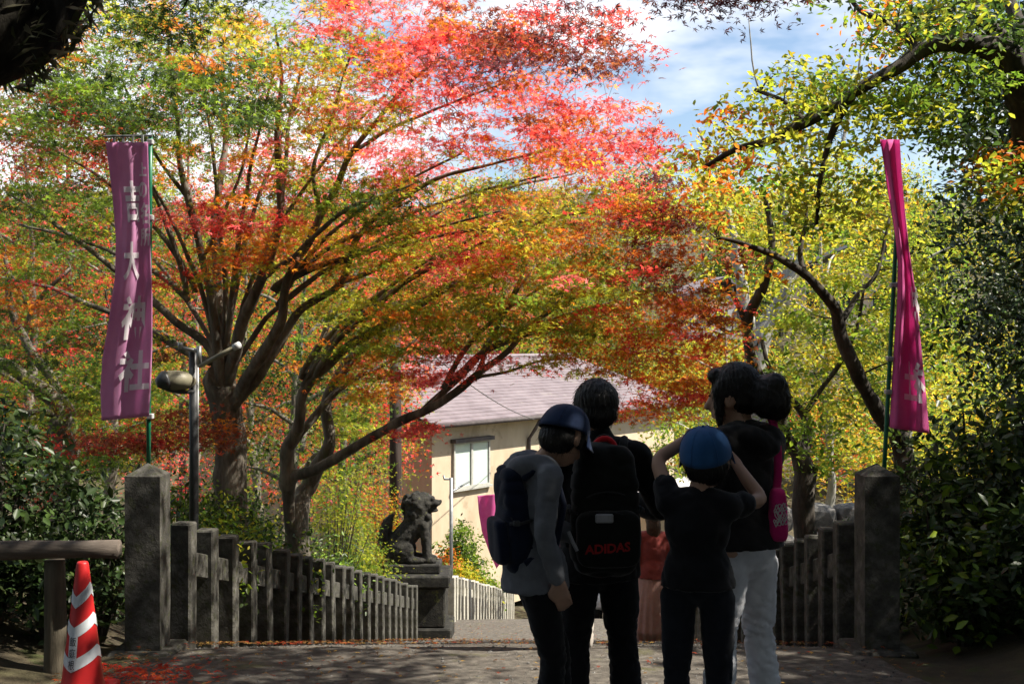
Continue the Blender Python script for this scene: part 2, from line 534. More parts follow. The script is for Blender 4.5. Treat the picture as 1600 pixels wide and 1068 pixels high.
me = bpy.data.meshes.new('path'); me.from_pydata(pv, [], pf); me.update()
path = link('path', me, M['path'], None, True); path['kind'] = 'structure'

# ------------------------------------------------------------------ stone pillars and fences
def pillar(px, py0, yd, label):
    x = (px - 800) * yd / F
    z0 = prof(yd) - .12; ztop = -(744 - 534) * (yd - .1) / F
    root = empty('stone_pillar', (x, yd, z0), 0, label, 'pillar', None)
    h = ztop - z0; w = .112
    bm = bmesh.new()
    rings = []
    for k, zz in enumerate([0, .1, .25, .5, .75, .92, 1.0]):
        rings.append([bm.verts.new((sx * w, sy * w, zz * h)) for sx, sy in ((-1, -1), (1, -1), (1, 1), (-1, 1))])
    for a, b in zip(rings[:-1], rings[1:]):
        for k in range(4): bm.faces.new((a[k], a[(k + 1) % 4], b[(k + 1) % 4], b[k]))
    ap = bm.verts.new((0, 0, h + .075))
    for k in range(4): bm.faces.new((rings[-1][k], rings[-1][(k + 1) % 4], ap))
    bm.faces.new(list(reversed(rings[0])))
    bmesh.ops.bevel(bm, geom=[e for e in bm.edges if not e.is_boundary and e.calc_face_angle(0) > .3], offset=.014, segments=2, affect='EDGES')
    bmesh.ops.subdivide_edges(bm, edges=[e for e in bm.edges if e.calc_length() > .12], cuts=2, use_grid_fill=True)
    for v in bm.verts:
        v.co += Vector(mnoise.noise_vector(v.co * 9 + Vector((px, 0, 0)))) * .003
    me = bpy.data.meshes.new('shaft'); bm.to_mesh(me); bm.free()
    link('shaft', me, M['stone'], root)
    mb = MB(); mb.box((0, 0, .07), (.42, .40, .16), bevel=.02)
    mb.build('plinth', M['stone'], root)
    return root
pillar(231, 0, 7.45, 'weathered grey stone gate pillar beside the traffic cone')
pillar(1370, 0, 7.5, 'dark stone gate pillar at the head of the shrub-backed fence')

def rough_box(name, sx, sy, sz, seed, amp=.005, bev=.012):
    bm = bmesh.new(); bmesh.ops.create_cube(bm, size=1)
    for v in bm.verts:
        v.co = Vector((v.co.x * sx, v.co.y * sy, (v.co.z + .5) * sz))
    bmesh.ops.bevel(bm, geom=list(bm.edges), offset=bev, segments=1, affect='EDGES')
    for v in bm.verts:
        v.co += Vector(mnoise.noise_vector(v.co * 7 + Vector((seed * 9.1, 0, 0)))) * amp
    me = bpy.data.meshes.new(name); bm.to_mesh(me); bm.free()
    return me
def fence(label, pts, spacing, ph, pw, pd, mat, group=None, lift=0.0):
    """pales along a polyline (x, y); each pale, rail length and end post is a part"""
    o0 = Vector((pts[0][0], pts[0][1], prof(pts[0][1])))
    root = empty('stone_fence', o0, 0, label, 'fence', group)
    var = [rough_box('pale', pw, pd, ph, k, .005) for k in range(5)]
    for me in var: me.materials.append(mat)
    L_ = []; tot = 0
    for a, b in zip(pts[:-1], pts[1:]):
        L_.append(math.dist(a, b)); tot += L_[-1]
    def at(s):
        for k, l in enumerate(L_):
            if s <= l or k == len(L_) - 1:
                t = s / l
                a, b = pts[k], pts[k + 1]
                return a[0] + (b[0] - a[0]) * t, a[1] + (b[1] - a[1]) * t, math.atan2(b[1] - a[1], b[0] - a[0])
            s -= l
    n = int(tot / spacing)
    prev = None
    for i in range(n + 1):
        x, y, a = at(i * spacing)
        z = prof(y) - .06 + lift
        o = bpy.data.objects.new('pale', var[i % 5]); C.objects.link(o); o.parent = root
        o.location = Vector((x, y, z)) - o0
        o.rotation_euler = (random.gauss(0, .012), random.gauss(0, .012), a - math.pi / 2 + random.gauss(0, .02))
        o.scale = (1, 1, random.uniform(.985, 1.015))
        if prev is not None:
            a0 = Vector(prev); b0 = Vector((x, y, z)); dv = (b0 - a0)
            dn = dv.normalized()
            a1 = a0 + dn * (pd * .5 - .03); b1 = b0 - dn * (pd * .5 - .03)
            mid = (a1 + b1) / 2 + Vector((0, 0, ph * .70))
            q = dn.to_track_quat('Y', 'Z').to_matrix()
            mb = MB(); mb.box(mid - o0, (pw * .45, (b1 - a1).length, .17), rot=q, bevel=.008)
            mb.build('rail', mat, root)
            if lift > 0:
                mb = MB(); mb.box((a0 + b0) / 2 - o0 + Vector((0, 0, .0)), (pw * 1.7, dv.length - .012, lift * 1.5), rot=q, bevel=.015); mb.build('kerb_stone', mat, root)
        prev = (x, y, z)
    return root
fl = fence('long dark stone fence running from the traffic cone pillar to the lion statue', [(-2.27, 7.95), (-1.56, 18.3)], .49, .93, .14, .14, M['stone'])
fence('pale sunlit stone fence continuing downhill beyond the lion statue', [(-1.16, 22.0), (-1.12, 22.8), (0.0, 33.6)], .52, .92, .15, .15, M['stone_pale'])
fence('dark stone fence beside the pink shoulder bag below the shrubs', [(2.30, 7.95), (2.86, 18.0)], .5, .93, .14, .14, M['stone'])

# ------------------------------------------------------------------ log rail, traffic cone
rail_root = empty('log_rail', (-3.2, 6.85, prof(6.85)), 0, 'weathered log rail on round posts behind the traffic cone', 'rail')
o0 = Vector(rail_root.location)
mb = MB()
zr = -(866 - 534) * 6.8 / F
pts = [Vector((-5.6 + (3.26) * t, 6.86, zr - .03 + .05 * t + .006 * math.sin(t * 9))) - o0 for t in np.linspace(0, 1, 16)]
mb.tube(pts, [.055 + .004 * math.sin(k * 1.7) for k in range(16)], 14)
mb.build('rail', M['log'], rail_root, True)
for x in (-2.74, -4.0, -5.3):
    mb = MB(); zb = ground(x, 6.9) - .15
    mb.tube([Vector((x + .005 * math.sin(q * 3), 6.9, zb + (zr - .05 - zb) * q)) - o0 for q in np.linspace(0, 1, 6)], [.068, .066, .064, .065, .063, .06], 12)
    mb.build('post', M['log_post'], rail_root, True)

def text_mesh(s, size=1.0, bold=0.0):
    cu = bpy.data.curves.new('t', 'FONT'); cu.body = s; cu.size = size; cu.align_x = 'CENTER'; cu.align_y = 'CENTER'
    cu.resolution_u = 3; cu.offset = bold
    o = bpy.data.objects.new('t', cu); C.objects.link(o)
    dg = bpy.context.evaluated_depsgraph_get(); dg.update()
    me = bpy.data.meshes.new_from_object(o.evaluated_get(dg))
    vs = [v.co.copy() for v in me.vertices]; fs = [tuple(p.vertices) for p in me.polygons]
    bpy.data.objects.remove(o); bpy.data.curves.remove(cu); bpy.data.meshes.remove(me)
    return vs, fs
def centred(vs, w, h):
    if not vs: return []
    x0 = min(v.x for v in vs); x1 = max(v.x for v in vs); y0 = min(v.y for v in vs); y1 = max(v.y for v in vs)
    return [((v.x - (x0 + x1) / 2) / max(x1 - x0, 1e-6) * w, (v.y - (y0 + y1) / 2) / max(y1 - y0, 1e-6) * h) for v in vs]

M['cone_red'] = mat_noise('cone_red', [(0.42, 0.012, 0.014), (0.55, 0.02, 0.02)], 8, 0.45, 0.15, 60, dist=.002, spec=.4, spots=(14, .62, (.25, .02, .02), .6))
M['reflective'] = mat_noise('reflective_band', [(0.50, 0.53, 0.56), (0.68, 0.71, 0.74)], 12, 0.5, 0.3, 120, dist=.002)
M['ink'] = mat_noise('black_ink', [(0.01, 0.01, 0.012), (0.02, 0.02, 0.022)], 30, .7, 0)
cx, cy = (129 - 800) * 6.2 / F, 6.2
cz = ground(cx, cy)
cone = empty('traffic_cone', (cx, cy, cz), 0, 'red traffic cone with white chevron bands under the log rail', 'traffic cone')
H = .715
def cr_(z): return .112 - (.112 - .03) * (z - .04) / (H - .04)
mb = MB(); mb.box((0, 0, .022), (.31, .31, .044), bevel=.012); mb.build('base', M['cone_red'], cone)
mb = MB(); mb.lathe([(cr_(.04) + .012, .03), (cr_(.04), .06)] + [(cr_(z), z) for z in np.linspace(.1, H - .01, 12)] + [(.026, H), (.02, H)], 32)
mb.build('shell', M['cone_red'], cone, True)
def cone_band(zc, hh, name):
    mb = MB(); n = 48; vs = []; fs = []
    for k in range(n + 1):
        th = -math.pi / 2 + math.pi * 2 * k / n - math.pi
        ph = abs(((th + math.pi / 2 + .25 + math.pi) % (2 * math.pi)) - math.pi)
        tri = abs((ph / (math.pi / 2)) % 2 - 0) if ph < math.pi / 2 else 2 - ph / (math.pi / 2)
        zz = zc + .075 * tri
        for dz in (-hh / 2, hh / 2):
            r = cr_(zz + dz) + .0025
            vs.append((r * math.cos(th), r * math.sin(th), zz + dz))
    for k in range(n): fs.append((2 * k, 2 * k + 2, 2 * k + 3, 2 * k + 1))
    mb.add(vs, fs); return mb.build(name, M['reflective'], cone, True)
for zc in (.505, .345, .175): cone_band(zc, .062, 'band')
mb = MB(); vs = []; fs = []
for k, z in enumerate(np.linspace(.16, .34, 8)):
    for j in range(5):
        th = -math.pi / 2 - .25 + (j - 2) * .012 / cr_(z)
        vs.append(((cr_(z) + .004) * math.cos(th), (cr_(z) + .004) * math.sin(th), z))
for k in range(7):
    for j in range(4): fs.append((k * 5 + j, k * 5 + j + 1, k * 5 + j + 6, k * 5 + j + 5))
mb.add(vs, fs); strip = mb.build('name_strip', M['reflective'], cone, True)
for ch, zc in zip('飯庭根', (.305, .245, .185)):
    vs, fs = text_mesh(ch)
    q = centred(vs, .036, .048)
    mb = MB()
    mb.add([((cr_(zc + b) + .0065) * math.cos(-math.pi / 2 - .25 + a / cr_(zc)), (cr_(zc + b) + .0065) * math.sin(-math.pi / 2 - .25 + a / cr_(zc)), zc + b) for a, b in q], fs)
    if fs: mb.build('lettering', M['ink'], strip)

# ------------------------------------------------------------------ banners
M['banner_mauve'] = mat_cloth('mauve_banner_cloth', [(0.68, 0.32, 0.54), (0.78, 0.40, 0.64)], .45)
M['banner_pink'] = mat_cloth('pink_banner_cloth', [(0.72, 0.13, 0.39), (0.80, 0.22, 0.50)], .5)
M['banner_ink'] = mat_cloth('white_banner_print', [(0.84, 0.81, 0.83), (0.92, 0.9, 0.91)], .3, 14)
def banner(pole_px, depth, left_e, right_e, chars, cloth, label, mirror=False, amp=.018, ph=0.0, pole_r=.014, waves=1.5, pole_side='right'):
    (bx, by), (tx, ty) = pole_px
    b = PX(bx, by, depth); t = PX(tx, ty, depth)
    root = empty('banner', b, 0, label, 'banner')
    o0 = b
    mb = MB(); mb.tube([b - o0 + (t - b) * k / 6 for k in range(7)], pole_r, 10); mb.build('pole', M['metal_green'], root, True)
    y0, y1 = left_e[0][1], left_e[-1][1]
    def edge(T, v):
        yy = T[0][1] + (T[-1][1] - T[0][1]) * v
        return float(np.interp(yy, [p[1] for p in T], [p[0] for p in T])), yy
    def at(u, v):
        xl, yl = edge(left_e, v); xr, yr = edge(right_e, v)
        px = xl + (xr - xl) * u; py = yl + (yr - yl) * u
        dd = depth - .03 + amp * math.sin(waves * 2 * math.pi * u + ph + 2.2 * v) * (.55 + .45 * v) + .02 * math.sin(9 * v + 3 * u) + .0015 * math.sin(31 * u + 5 * v)
        px += 3 * math.sin(5 * v * (1 + u)) * u * (1 - u)
        return PX(px, py, dd) - o0
    mb = MB(); nu, nv = 28, 60
    vs = [at(i / nu, j / nv) for j in range(nv + 1) for i in range(nu + 1)]
    fs = [(j * (nu + 1) + i, j * (nu + 1) + i + 1, (j + 1) * (nu + 1) + i + 1, (j + 1) * (nu + 1) + i) for j in range(nv) for i in range(nu)]
    mb.add(vs, fs); cl = mb.build('cloth', cloth, root, True)
    md = cl.modifiers.new('s', 'SOLIDIFY'); md.thickness = .0015
    for ch, u, v, w, h in chars:
        vs, fs = text_mesh(ch, bold=.034)
        q = centred(vs, w, h)
        bm = bmesh.new()
        bv = [bm.verts.new((a, c, 0)) for a, c in q]
        for f in fs:
            try: bm.faces.new([bv[k] for k in f])
            except ValueError: pass
        bmesh.ops.triangulate(bm, faces=bm.faces)
        for _ in range(3): bmesh.ops.subdivide_edges(bm, edges=[e for e in bm.edges if e.calc_length() > .035], cuts=1); bmesh.ops.triangulate(bm, faces=bm.faces)
        me = bpy.data.meshes.new('lettering')
        for vtx in bm.verts:
            uu = u + (-vtx.co.x if mirror else vtx.co.x); vv = v - vtx.co.y
            p = at(uu, vv); p2 = at(uu + .01, vv); p3 = at(uu, vv + .01)
            n = (p2 - p).cross(p3 - p).normalized()
            if n.y > 0: n = -n
            vtx.co = p + n * .007
        bm.to_mesh(me); bm.free()
        if len(me.polygons): link('lettering', me, M['banner_ink'], cl)
    return root, at, o0
bl = [(165, 222), (170, 262), (176, 310), (181, 370), (180, 430), (170, 500), (160, 560), (157, 610), (159, 657)]
br = [(231, 222), (233, 300), (235, 380), (238, 460), (238, 540), (236, 600), (233, 650)]
rootb, atb, ob = banner(((232, 735), (235, 212)), 7.5, bl, br,
    [('吉', .54, .215, .42, .15), ('大', .46, .43, .42, .14), ('神', .58, .635, .55, .16), ('社', .66, .83, .62, .15),
     ('上', .86, .10, .2, .05), ('の', .84, .175, .24, .06), ('名', .87, .26, .28, .08), ('所', .86, .345, .3, .07)],
    M['banner_mauve'], 'tall mauve banner with white shrine lettering on the pillar by the cone')
mb = MB(); mb.tube([PX(162, 213, 7.47) - ob, PX(238, 212, 7.49) - ob], .007, 8); mb.build('top_bar', M['metal_grey'], rootb)
for vy in (222, 340, 650):
    mb = MB(); mb.box(PX(235, vy, 7.5) - ob, (.04, .04, .035), bevel=.005); mb.build('clamp', M['clamp'], rootb)
mb = MB()
for k in range(4):
    mb.box(PX(178 + k * 15, 217, 7.48) - ob, (.012, .012, .05))
mb.build('hanger', M['clamp'], rootb)
rl = [(1375, 218), (1380, 250), (1387, 300), (1396, 350), (1403, 410), (1402, 470), (1397, 540), (1393, 610), (1390, 668)]
rr = [(1406, 218), (1409, 270), (1414, 330), (1421, 395), (1430, 455), (1438, 530), (1446, 610), (1452, 677)]
rootb, atb, ob = banner(((1380, 760), (1404, 300)), 7.55, rl, rr, [('社', .66, .83, .62, .14), ('神', .92, .56, .3, .12)], M['banner_pink'],
    'twisted bright pink banner on the pillar among dark evergreens', mirror=True, amp=.04, ph=1.0)
for vy in (445, 560, 612):
    mb = MB(); px_ = 1380 + 24 * (760 - vy) / 460
    mb.box(PX(px_, vy, 7.55) - ob, (.045, .045, .03), bevel=.005); mb.build('clamp', M['clamp'], rootb)
rootb, atb, ob = banner(((788, 925), (792, 762)), 23.0, [(746, 774), (748, 800), (753, 830), (766, 866), (776, 888)], [(791, 770), (791, 790), (790, 820), (789, 850), (789, 868)], [], M['banner_pink'],
    'far pink banner on a thin pole behind the pale sunlit fence', amp=.05, pole_r=.018)

# ------------------------------------------------------------------ floodlight pole, utility pole, lamp post
M['cream_lamp'] = mat_noise('cream_lamp_housing', [(0.14, 0.13, 0.09), (0.22, 0.205, 0.14)], 6, .5, .15)
D = 8.7
lp0 = PX(303, 800, D); gz = ground(lp0.x, D) - .1
lp = empty('floodlight_pole', (lp0.x, D, gz), 0, 'black pole with spotlight and slanted tube lamp behind the left banner', 'light pole')
o0 = Vector((lp0.x, D, gz))
def q_(px, py, d=D): return PX(px, py, d) - o0
mb = MB(); mb.tube([Vector((0, 0, 0)), q_(303, 700), q_(302, 543)], .034, 12); mb.build('pole', M['metal_dark'], lp, True)
mb = MB(); mb.tube([q_(309, 800), q_(309, 560)], .008, 6); mb.build('conduit', M['metal_grey'], lp, True)
mb = MB(); mb.tube([q_(281, 542, D - .05), q_(312, 549, D - .05)], .013, 8); mb.tube([q_(282, 534, D - .05), q_(282, 545, D - .05)], .02, 8)
mb.tube([q_(311, 540, D - .05), q_(311, 570, D - .05)], .02, 8); mb.build('crossbar', M['metal_grey'], lp, True)
mb = MB(); mb.tube([q_(311, 572, D - .06), q_(340, 557, D - .15), q_(371, 540, D - .2)], [.016, .02, .02], 10); tl = mb.build('tube_lamp', M['cream_lamp'], lp, True)
mb = MB(); mb.tube([q_(366, 542.5, D - .19), q_(374, 538.5, D - .21)], .027, 10); mb.build('end_cap', M['clamp'], tl, True)
mb = MB()
mb.tube([q_(300, 596, D - .03), q_(290, 595, D - .1), q_(278, 594, D - .14), q_(262, 594, D - .16), q_(258, 594, D - .16)], [.04, .066, .075, .072, .062], 16)
sp = mb.build('spotlight', M['cream_lamp'], lp, True)
mb = MB(); mb.tube([q_(261, 594, D - .16), q_(257, 595, D - .17), q_(245, 598, D - .2)], [.078, .078, .035], 16); mb.build('lens_hood', M['metal_dark'], sp, True)
mb = MB(); mb.tube([q_(302, 612, D - .02), q_(280, 612, D - .14), q_(262, 608, D - .16)], .016, 8); mb.build('bracket', M['metal_dark'], lp, True)

D = 21.0
up0 = PX(618, 800, D)
ut = empty('utility_pole', (up0.x, D, ground(up0.x, D) - .2), 0, 'dark brown wooden utility pole in front of the cream house', 'pole')
o0 = Vector(ut.location)
M['pole_wood'] = mat_noise('creosoted_wood', [(0.02, 0.014, 0.012), (0.045, 0.03, 0.026), (0.08, 0.06, 0.05)], 10, .8, .6, 30, stretch=(1, 1, .1))
mb = MB(); mb.tube([Vector((0, 0, 0)), PX(618, 660, D) - o0, PX(617, 470, D) - o0], [.115, .11, .10], 12); mb.build('shaft', M['pole_wood'], ut, True)
mb = MB(); mb.box(PX(617, 500, D) - o0 + Vector((0, -.12, 0)), (.5, .06, .08)); mb.build('crossarm', M['pole_wood'], ut)
mb = MB()
a = PX(617, 500, D) - o0; b = PX(835, 655, 37) - o0
mb.tube([a.lerp(b, t) - Vector((0, 0, 1.1 * t * (1 - t))) for t in np.linspace(0, 1, 14)], .012, 5); mb.build('wire', M['metal_dark'], ut)

D = 24.0
p0 = PX(705, 890, D)
sl = empty('lamp_post', (p0.x, D, ground(p0.x, D) - .1), 0, 'thin grey post with a short arm in front of the cream wall', 'lamp post')
o0 = Vector(sl.location)
mb = MB(); mb.tube([Vector((0, 0, 0)), PX(705, 746, D) - o0], .04, 8); mb.build('post', M['metal_grey'], sl, True)
mb = MB(); mb.tube([PX(707, 748, D) - o0, PX(694, 748, D) - o0, PX(693, 742, D) - o0], .025, 6); mb.build('arm', M['metal_grey'], sl, True)
mb = MB(); mb.tube([PX(705, 768, D) - o0, PX(733, 752, D + 1) - o0], .022, 6); mb.build('brace', M['metal_grey'], sl, True)

# ------------------------------------------------------------------ cream house
M['plaster'] = mat_noise('cream_plaster', [(0.40, 0.32, 0.22), (0.48, 0.39, 0.275), (0.54, 0.45, 0.33)], 1.2, .9, .4, 60, dist=.008, stretch=(1, 1, .45), spots=(1.1, .58, (.30, .235, .155), .55))
M['roof'] = mat_noise('mauve_grey_metal_roof', [(0.13, 0.105, 0.112), (0.18, 0.148, 0.158), (0.22, 0.185, 0.195)], 1.3, .6, .2, 40, stretch=(1, 1, 1), dist=.004, spec=.35, spots=(.9, .6, (.30, .27, .24), .5))
M['glass'] = mat_noise('window_glass', [(0.42, 0.52, 0.47), (0.52, 0.60, 0.54)], 1.5, .12, 0, spec=.6)
M['frame'] = mat_noise('aluminium_frame', [(0.30, 0.30, 0.27), (0.42, 0.42, 0.38)], 12, .5, .1)
M['fascia'] = mat_noise('dark_fascia', [(0.06, 0.05, 0.05), (0.11, 0.095, 0.09)], 5, .7, .2)
K = Vector((-2.42, 34.8, 0)); A = Vector((.6, .8, 0)); B = Vector((-.8, .6, 0))
ho = Vector((K.x, K.y, -8.6))
house = empty('cream_house', ho, 0, 'cream plastered house with mauve grey metal roof beyond the lion statue', 'house')
def hp(a, b, z): return K + A * a + B * b + Vector((0, 0, z)) - ho
LEN, WID, ez, sl_ = 15.0, 11.0, -2.44, .30
def roofz(b): return ez + sl_ * (b + .55) if b < WID / 2 else ez + sl_ * (WID / 2 + .55) - sl_ * (b - WID / 2)
wz = roofz(0) - .12
mb = MB()
mb.add([hp(0, 0, -8.6), hp(LEN, 0, -8.6), hp(LEN, 0, wz), hp(0, 0, wz)], [(0, 1, 2, 3)])
mb.add([hp(LEN, WID, -8.6), hp(0, WID, -8.6), hp(0, WID, wz), hp(LEN, WID, wz)], [(0, 1, 2, 3)])
rz_ = roofz(WID / 2) - .12
for a in (0, LEN):
    mb.add([hp(a, WID, -8.6), hp(a, 0, -8.6), hp(a, 0, wz), hp(a, WID / 2, rz_), hp(a, WID, wz)], [(0, 1, 2, 3, 4)])
mb.build('wall', M['plaster'], house)
mb = MB()      # stepped metal courses
nrow = 21
for side in (0, 1):
    for k in range(nrow):
        b0 = -.55 + (WID / 2 + .55) * k / nrow; b1 = -.55 + (WID / 2 + .55) * (k + 1) / nrow + .02
        z0 = roofz(b0) + .045; z1 = roofz(b1) + .012
        if side: b0, b1 = WID - b0, WID - b1
        vs = [hp(-.6, b0, z0), hp(LEN + .6, b0, z0), hp(LEN + .6, b1, z1), hp(-.6, b1, z1)]
        vs += [v - Vector((0, 0, .04)) for v in vs]
        mb.add(vs, [(0, 1, 2, 3), (7, 6, 5, 4), (0, 4, 5, 1), (1, 5, 6, 2), (2, 6, 7, 3), (3, 7, 4, 0)])
roof = mb.build('roof', M['roof'], house)
mb = MB(); mb.tube([hp(-.62, WID / 2, roofz(WID / 2) + .05), hp(LEN + .62, WID / 2, roofz(WID / 2) + .05)], .09, 8); mb.build('ridge_cap', M['roof'], roof)
mb = MB()
for j in range(10):
    a = 1.0 + j * 1.5
    for k in range(12):
        pass
mb.tube([hp(-.6, -.60, ez - .06), hp(LEN + .6, -.60, ez - .06)], .07, 8); mb.build('gutter', M['fascia'], house, True)
mb = MB()
for sgn in (0, 1):
    b0, b1 = (-.55, WID / 2) if sgn == 0 else (WID + .55, WID / 2)
    p = [hp(-.62, b0, roofz(max(b0, -.55) if sgn == 0 else -.55) - .16), hp(-.62, b1, roofz(WID / 2) - .16)]
    vs = [p[0], p[1], p[1] + Vector((0, 0, .19)), p[0] + Vector((0, 0, .19))]
    vs += [v + A * .04 for v in vs]
    mb.add(vs, [(0, 1, 2, 3), (7, 6, 5, 4), (0, 4, 5, 1), (1, 5, 6, 2), (2, 6, 7, 3), (3, 7, 4, 0)])
mb.build('bargeboard', M['fascia'], house)
mb = MB()
mb.add([hp(-.55, -.5, ez - .1), hp(LEN + .5, -.5, ez - .1), hp(LEN + .5, .02, ez - .1), hp(-.55, .02, ez - .1)], [(0, 1, 2, 3)])
mb.build('soffit', M['fascia'], house)
def window(a0, a1, z0, z1, face='right'):
    def wp(a, z, o): return hp(a, -o, z) if face == 'right' else hp(-o, a, z)
    def bar(mb, a_, b_, c_, d_, o0_, o1_):
        vs = [wp(a_, c_, o0_), wp(b_, c_, o0_), wp(b_, d_, o0_), wp(a_, d_, o0_), wp(a_, c_, o1_), wp(b_, c_, o1_), wp(b_, d_, o1_), wp(a_, d_, o1_)]
        mb.add(vs, [(0, 3, 2, 1), (4, 5, 6, 7), (0, 1, 5, 4), (1, 2, 6, 5), (2, 3, 7, 6), (3, 0, 4, 7)])
    mb = MB(); t = .06
    bar(mb, a0, a1, z0, z0 + t, .003, .09); bar(mb, a0, a1, z1 - t, z1, .003, .09)
    bar(mb, a0, a0 + t, z0 + t, z1 - t, .003, .09); bar(mb, a1 - t, a1, z0 + t, z1 - t, .003, .09)
    am = (a0 + a1) / 2
    bar(mb, am - .045, am + .045, z0 + t, z1 - t, .003, .08)
    w = mb.build('window', M['frame'], house)
    for (p, q, o) in ((a0 + t, am - .045, .03), (am + .045, a1 - t, .045)):
        mb = MB(); bar(mb, p, q, z0 + t, z1 - t, .004, o); mb.build('pane', M['glass'], w)
    mb = MB(); bar(mb, a0 - .08, a1 + .08, z0 - .07, z0 - .003, .003, .14); mb.build('sill', M['frame'], w)
    mb = MB(); bar(mb, a0 - .08, a1 + .08, z1 + .003, z1 + .12, .003, .22); mb.build('hood', M['fascia'], w)
window(.95, 2.75, -4.55, -3.12)
window(7.2, 9.0, -4.55, -3.12)
mb = MB(); mb.tube([hp(4.9, -.58, ez - .08), hp(4.9, -.3, ez - .5), hp(4.9, -.07, ez - .8), hp(4.9, -.07, -8.3)], .06, 8); mb.build('downpipe', M['fascia'], house, True)

# low shed with a pale roof across the path
shed = empty('garden_shed', (4.7, 32.0, -8), 0, 'low cream shed with a pale sloping roof down the path', 'shed')
o0 = Vector(shed.location)
M['pale_roof'] = mat_noise('pale_tin_roof', [(0.62, 0.6, 0.58), (0.75, 0.73, 0.70)], 2, .5, .2, 40)
mb = MB(); mb.box((0.4, 1.6, 1.7), (2.6, 3, 3.4)); mb.build('wall', M['plaster'], shed)
mb = MB()
mb.prism([(-1.2, 3.33), (2.1, 4.15), (2.1, 4.23), (-1.2, 3.41)], lambda a, b, t: Vector((a, t, b)), -.4, 3.5); mb.build('roof', M['pale_roof'], shed)
mb = MB(); mb.box((-1.23, 1.55, 3.34), (.06, 3.9, .12)); mb.build('gutter', M['cream_lamp'], shed)

# far buildings in the trees
def far_house(x, y, z, w, h, rz, wallm, roofm, label):
    r = empty('far_house', (x, y, z), rz, label, 'house')
    mb = MB(); mb.box((0, 0, h / 2), (w, w * .7, h)); mb.build('wall', wallm, r)
    mb = MB(); mb.prism([(-w * .6, h - .1), (0, h + w * .22), (w * .6, h - .1), (w * .6, h + .05), (0, h + w * .22 + .15), (-w * .6, h + .05)], lambda a, b, t: Vector((a, t, b)), -w * .42, w * .42); mb.build('roof', roofm, r)
    for i in (-1, 0, 1):
        mb = MB(); mb.box((i * w * .28, -w * .35 - .03, h * .55), (w * .16, .08, h * .32)); f = mb.build('window', M['frame'], r)
        mb = MB(); mb.box((i * w * .28, -w * .35 - .07, h * .55), (w * .13, .04, h * .26)); mb.build('pane', M['ink'], f)
    return r
M['slate_wall'] = mat_noise('grey_siding', [(0.28, 0.29, 0.3), (0.38, 0.39, 0.4)], 3, .8, .2, stretch=(1, 1, 8))
far_house(*PX(1112, 530, 58), 3.4, 2.2, .3, M['slate_wall'], M['roof'], 'far grey sided house seen between orange and green leaves')
far_house(*PX(1325, 520, 52), 5.0, 2.6, -.3, M['plaster'], M['slate_wall'], 'far low house with dark windows behind the yellow trees')

# retaining wall of stones, right
rw = empty('stone_retaining_wall', (6.2, 17.6, prof(18)), 0, 'rough grey boulder retaining wall below the yellow green trees', 'wall')
o0 = Vector(rw.location)
for row in range(5):
    xq = 3.55 + .1 * (row % 2) + .1 * row
    while xq < 8.2:
        w = random.uniform(.38, .72); hh = random.uniform(.36, .44)
        bm = bmesh.new(); bmesh.ops.create_icosphere(bm, subdivisions=2, radius=.5)
        sd_ = random.random() * 99
        for v in bm.verts:
            c = v.co.copy()
            c = Vector([math.copysign(abs(k * 2) ** .6 / 2, k) for k in c])
            v.co = Vector((c.x * w * 1.02, c.y * .55, c.z * hh * 1.05)) + Vector(mnoise.noise_vector(c * 2.2 + Vector((sd_, 0, 0)))) * .05
        me = bpy.data.meshes.new('stone'); bm.to_mesh(me); bm.free()
        yy = 17.4 + .12 * row + .25 * (xq - 3.5) + random.uniform(-.05, .05)
        o = link('stone', me, M['rock'], rw, False)
        o.location = Vector((xq + w / 2, yy, -4.35 + .40 * row)) - o0
        xq += w

# ------------------------------------------------------------------ organic solids: overlapping shapes fused into one skin
def ell(mb, c, r, rot=None, n=12):
    vs = []; fs = []
    m = n
    for i in range(1, m // 2):
        ph = math.pi * i / (m // 2)
        for k in range(n):
            th = 2 * math.pi * k / n
            vs.append(Vector((r[0] * math.sin(ph) * math.cos(th), r[1] * math.sin(ph) * math.sin(th), r[2] * math.cos(ph))))
    top = len(vs); vs.append(Vector((0, 0, r[2]))); bot = len(vs); vs.append(Vector((0, 0, -r[2])))
    rows = m // 2 - 1
    for i in range(rows - 1):
        for k in range(n):
            k2 = (k + 1) % n
            fs.append((i * n + k, (i + 1) * n + k, (i + 1) * n + k2, i * n + k2))
    for k in range(n):
        k2 = (k + 1) % n
        fs.append((top, k, k2)); fs.append((bot, (rows - 1) * n + k2, (rows - 1) * n + k))
    if rot is not None: vs = [rot @ v for v in vs]
    mb.add([v + Vector(c) for v in vs], fs)

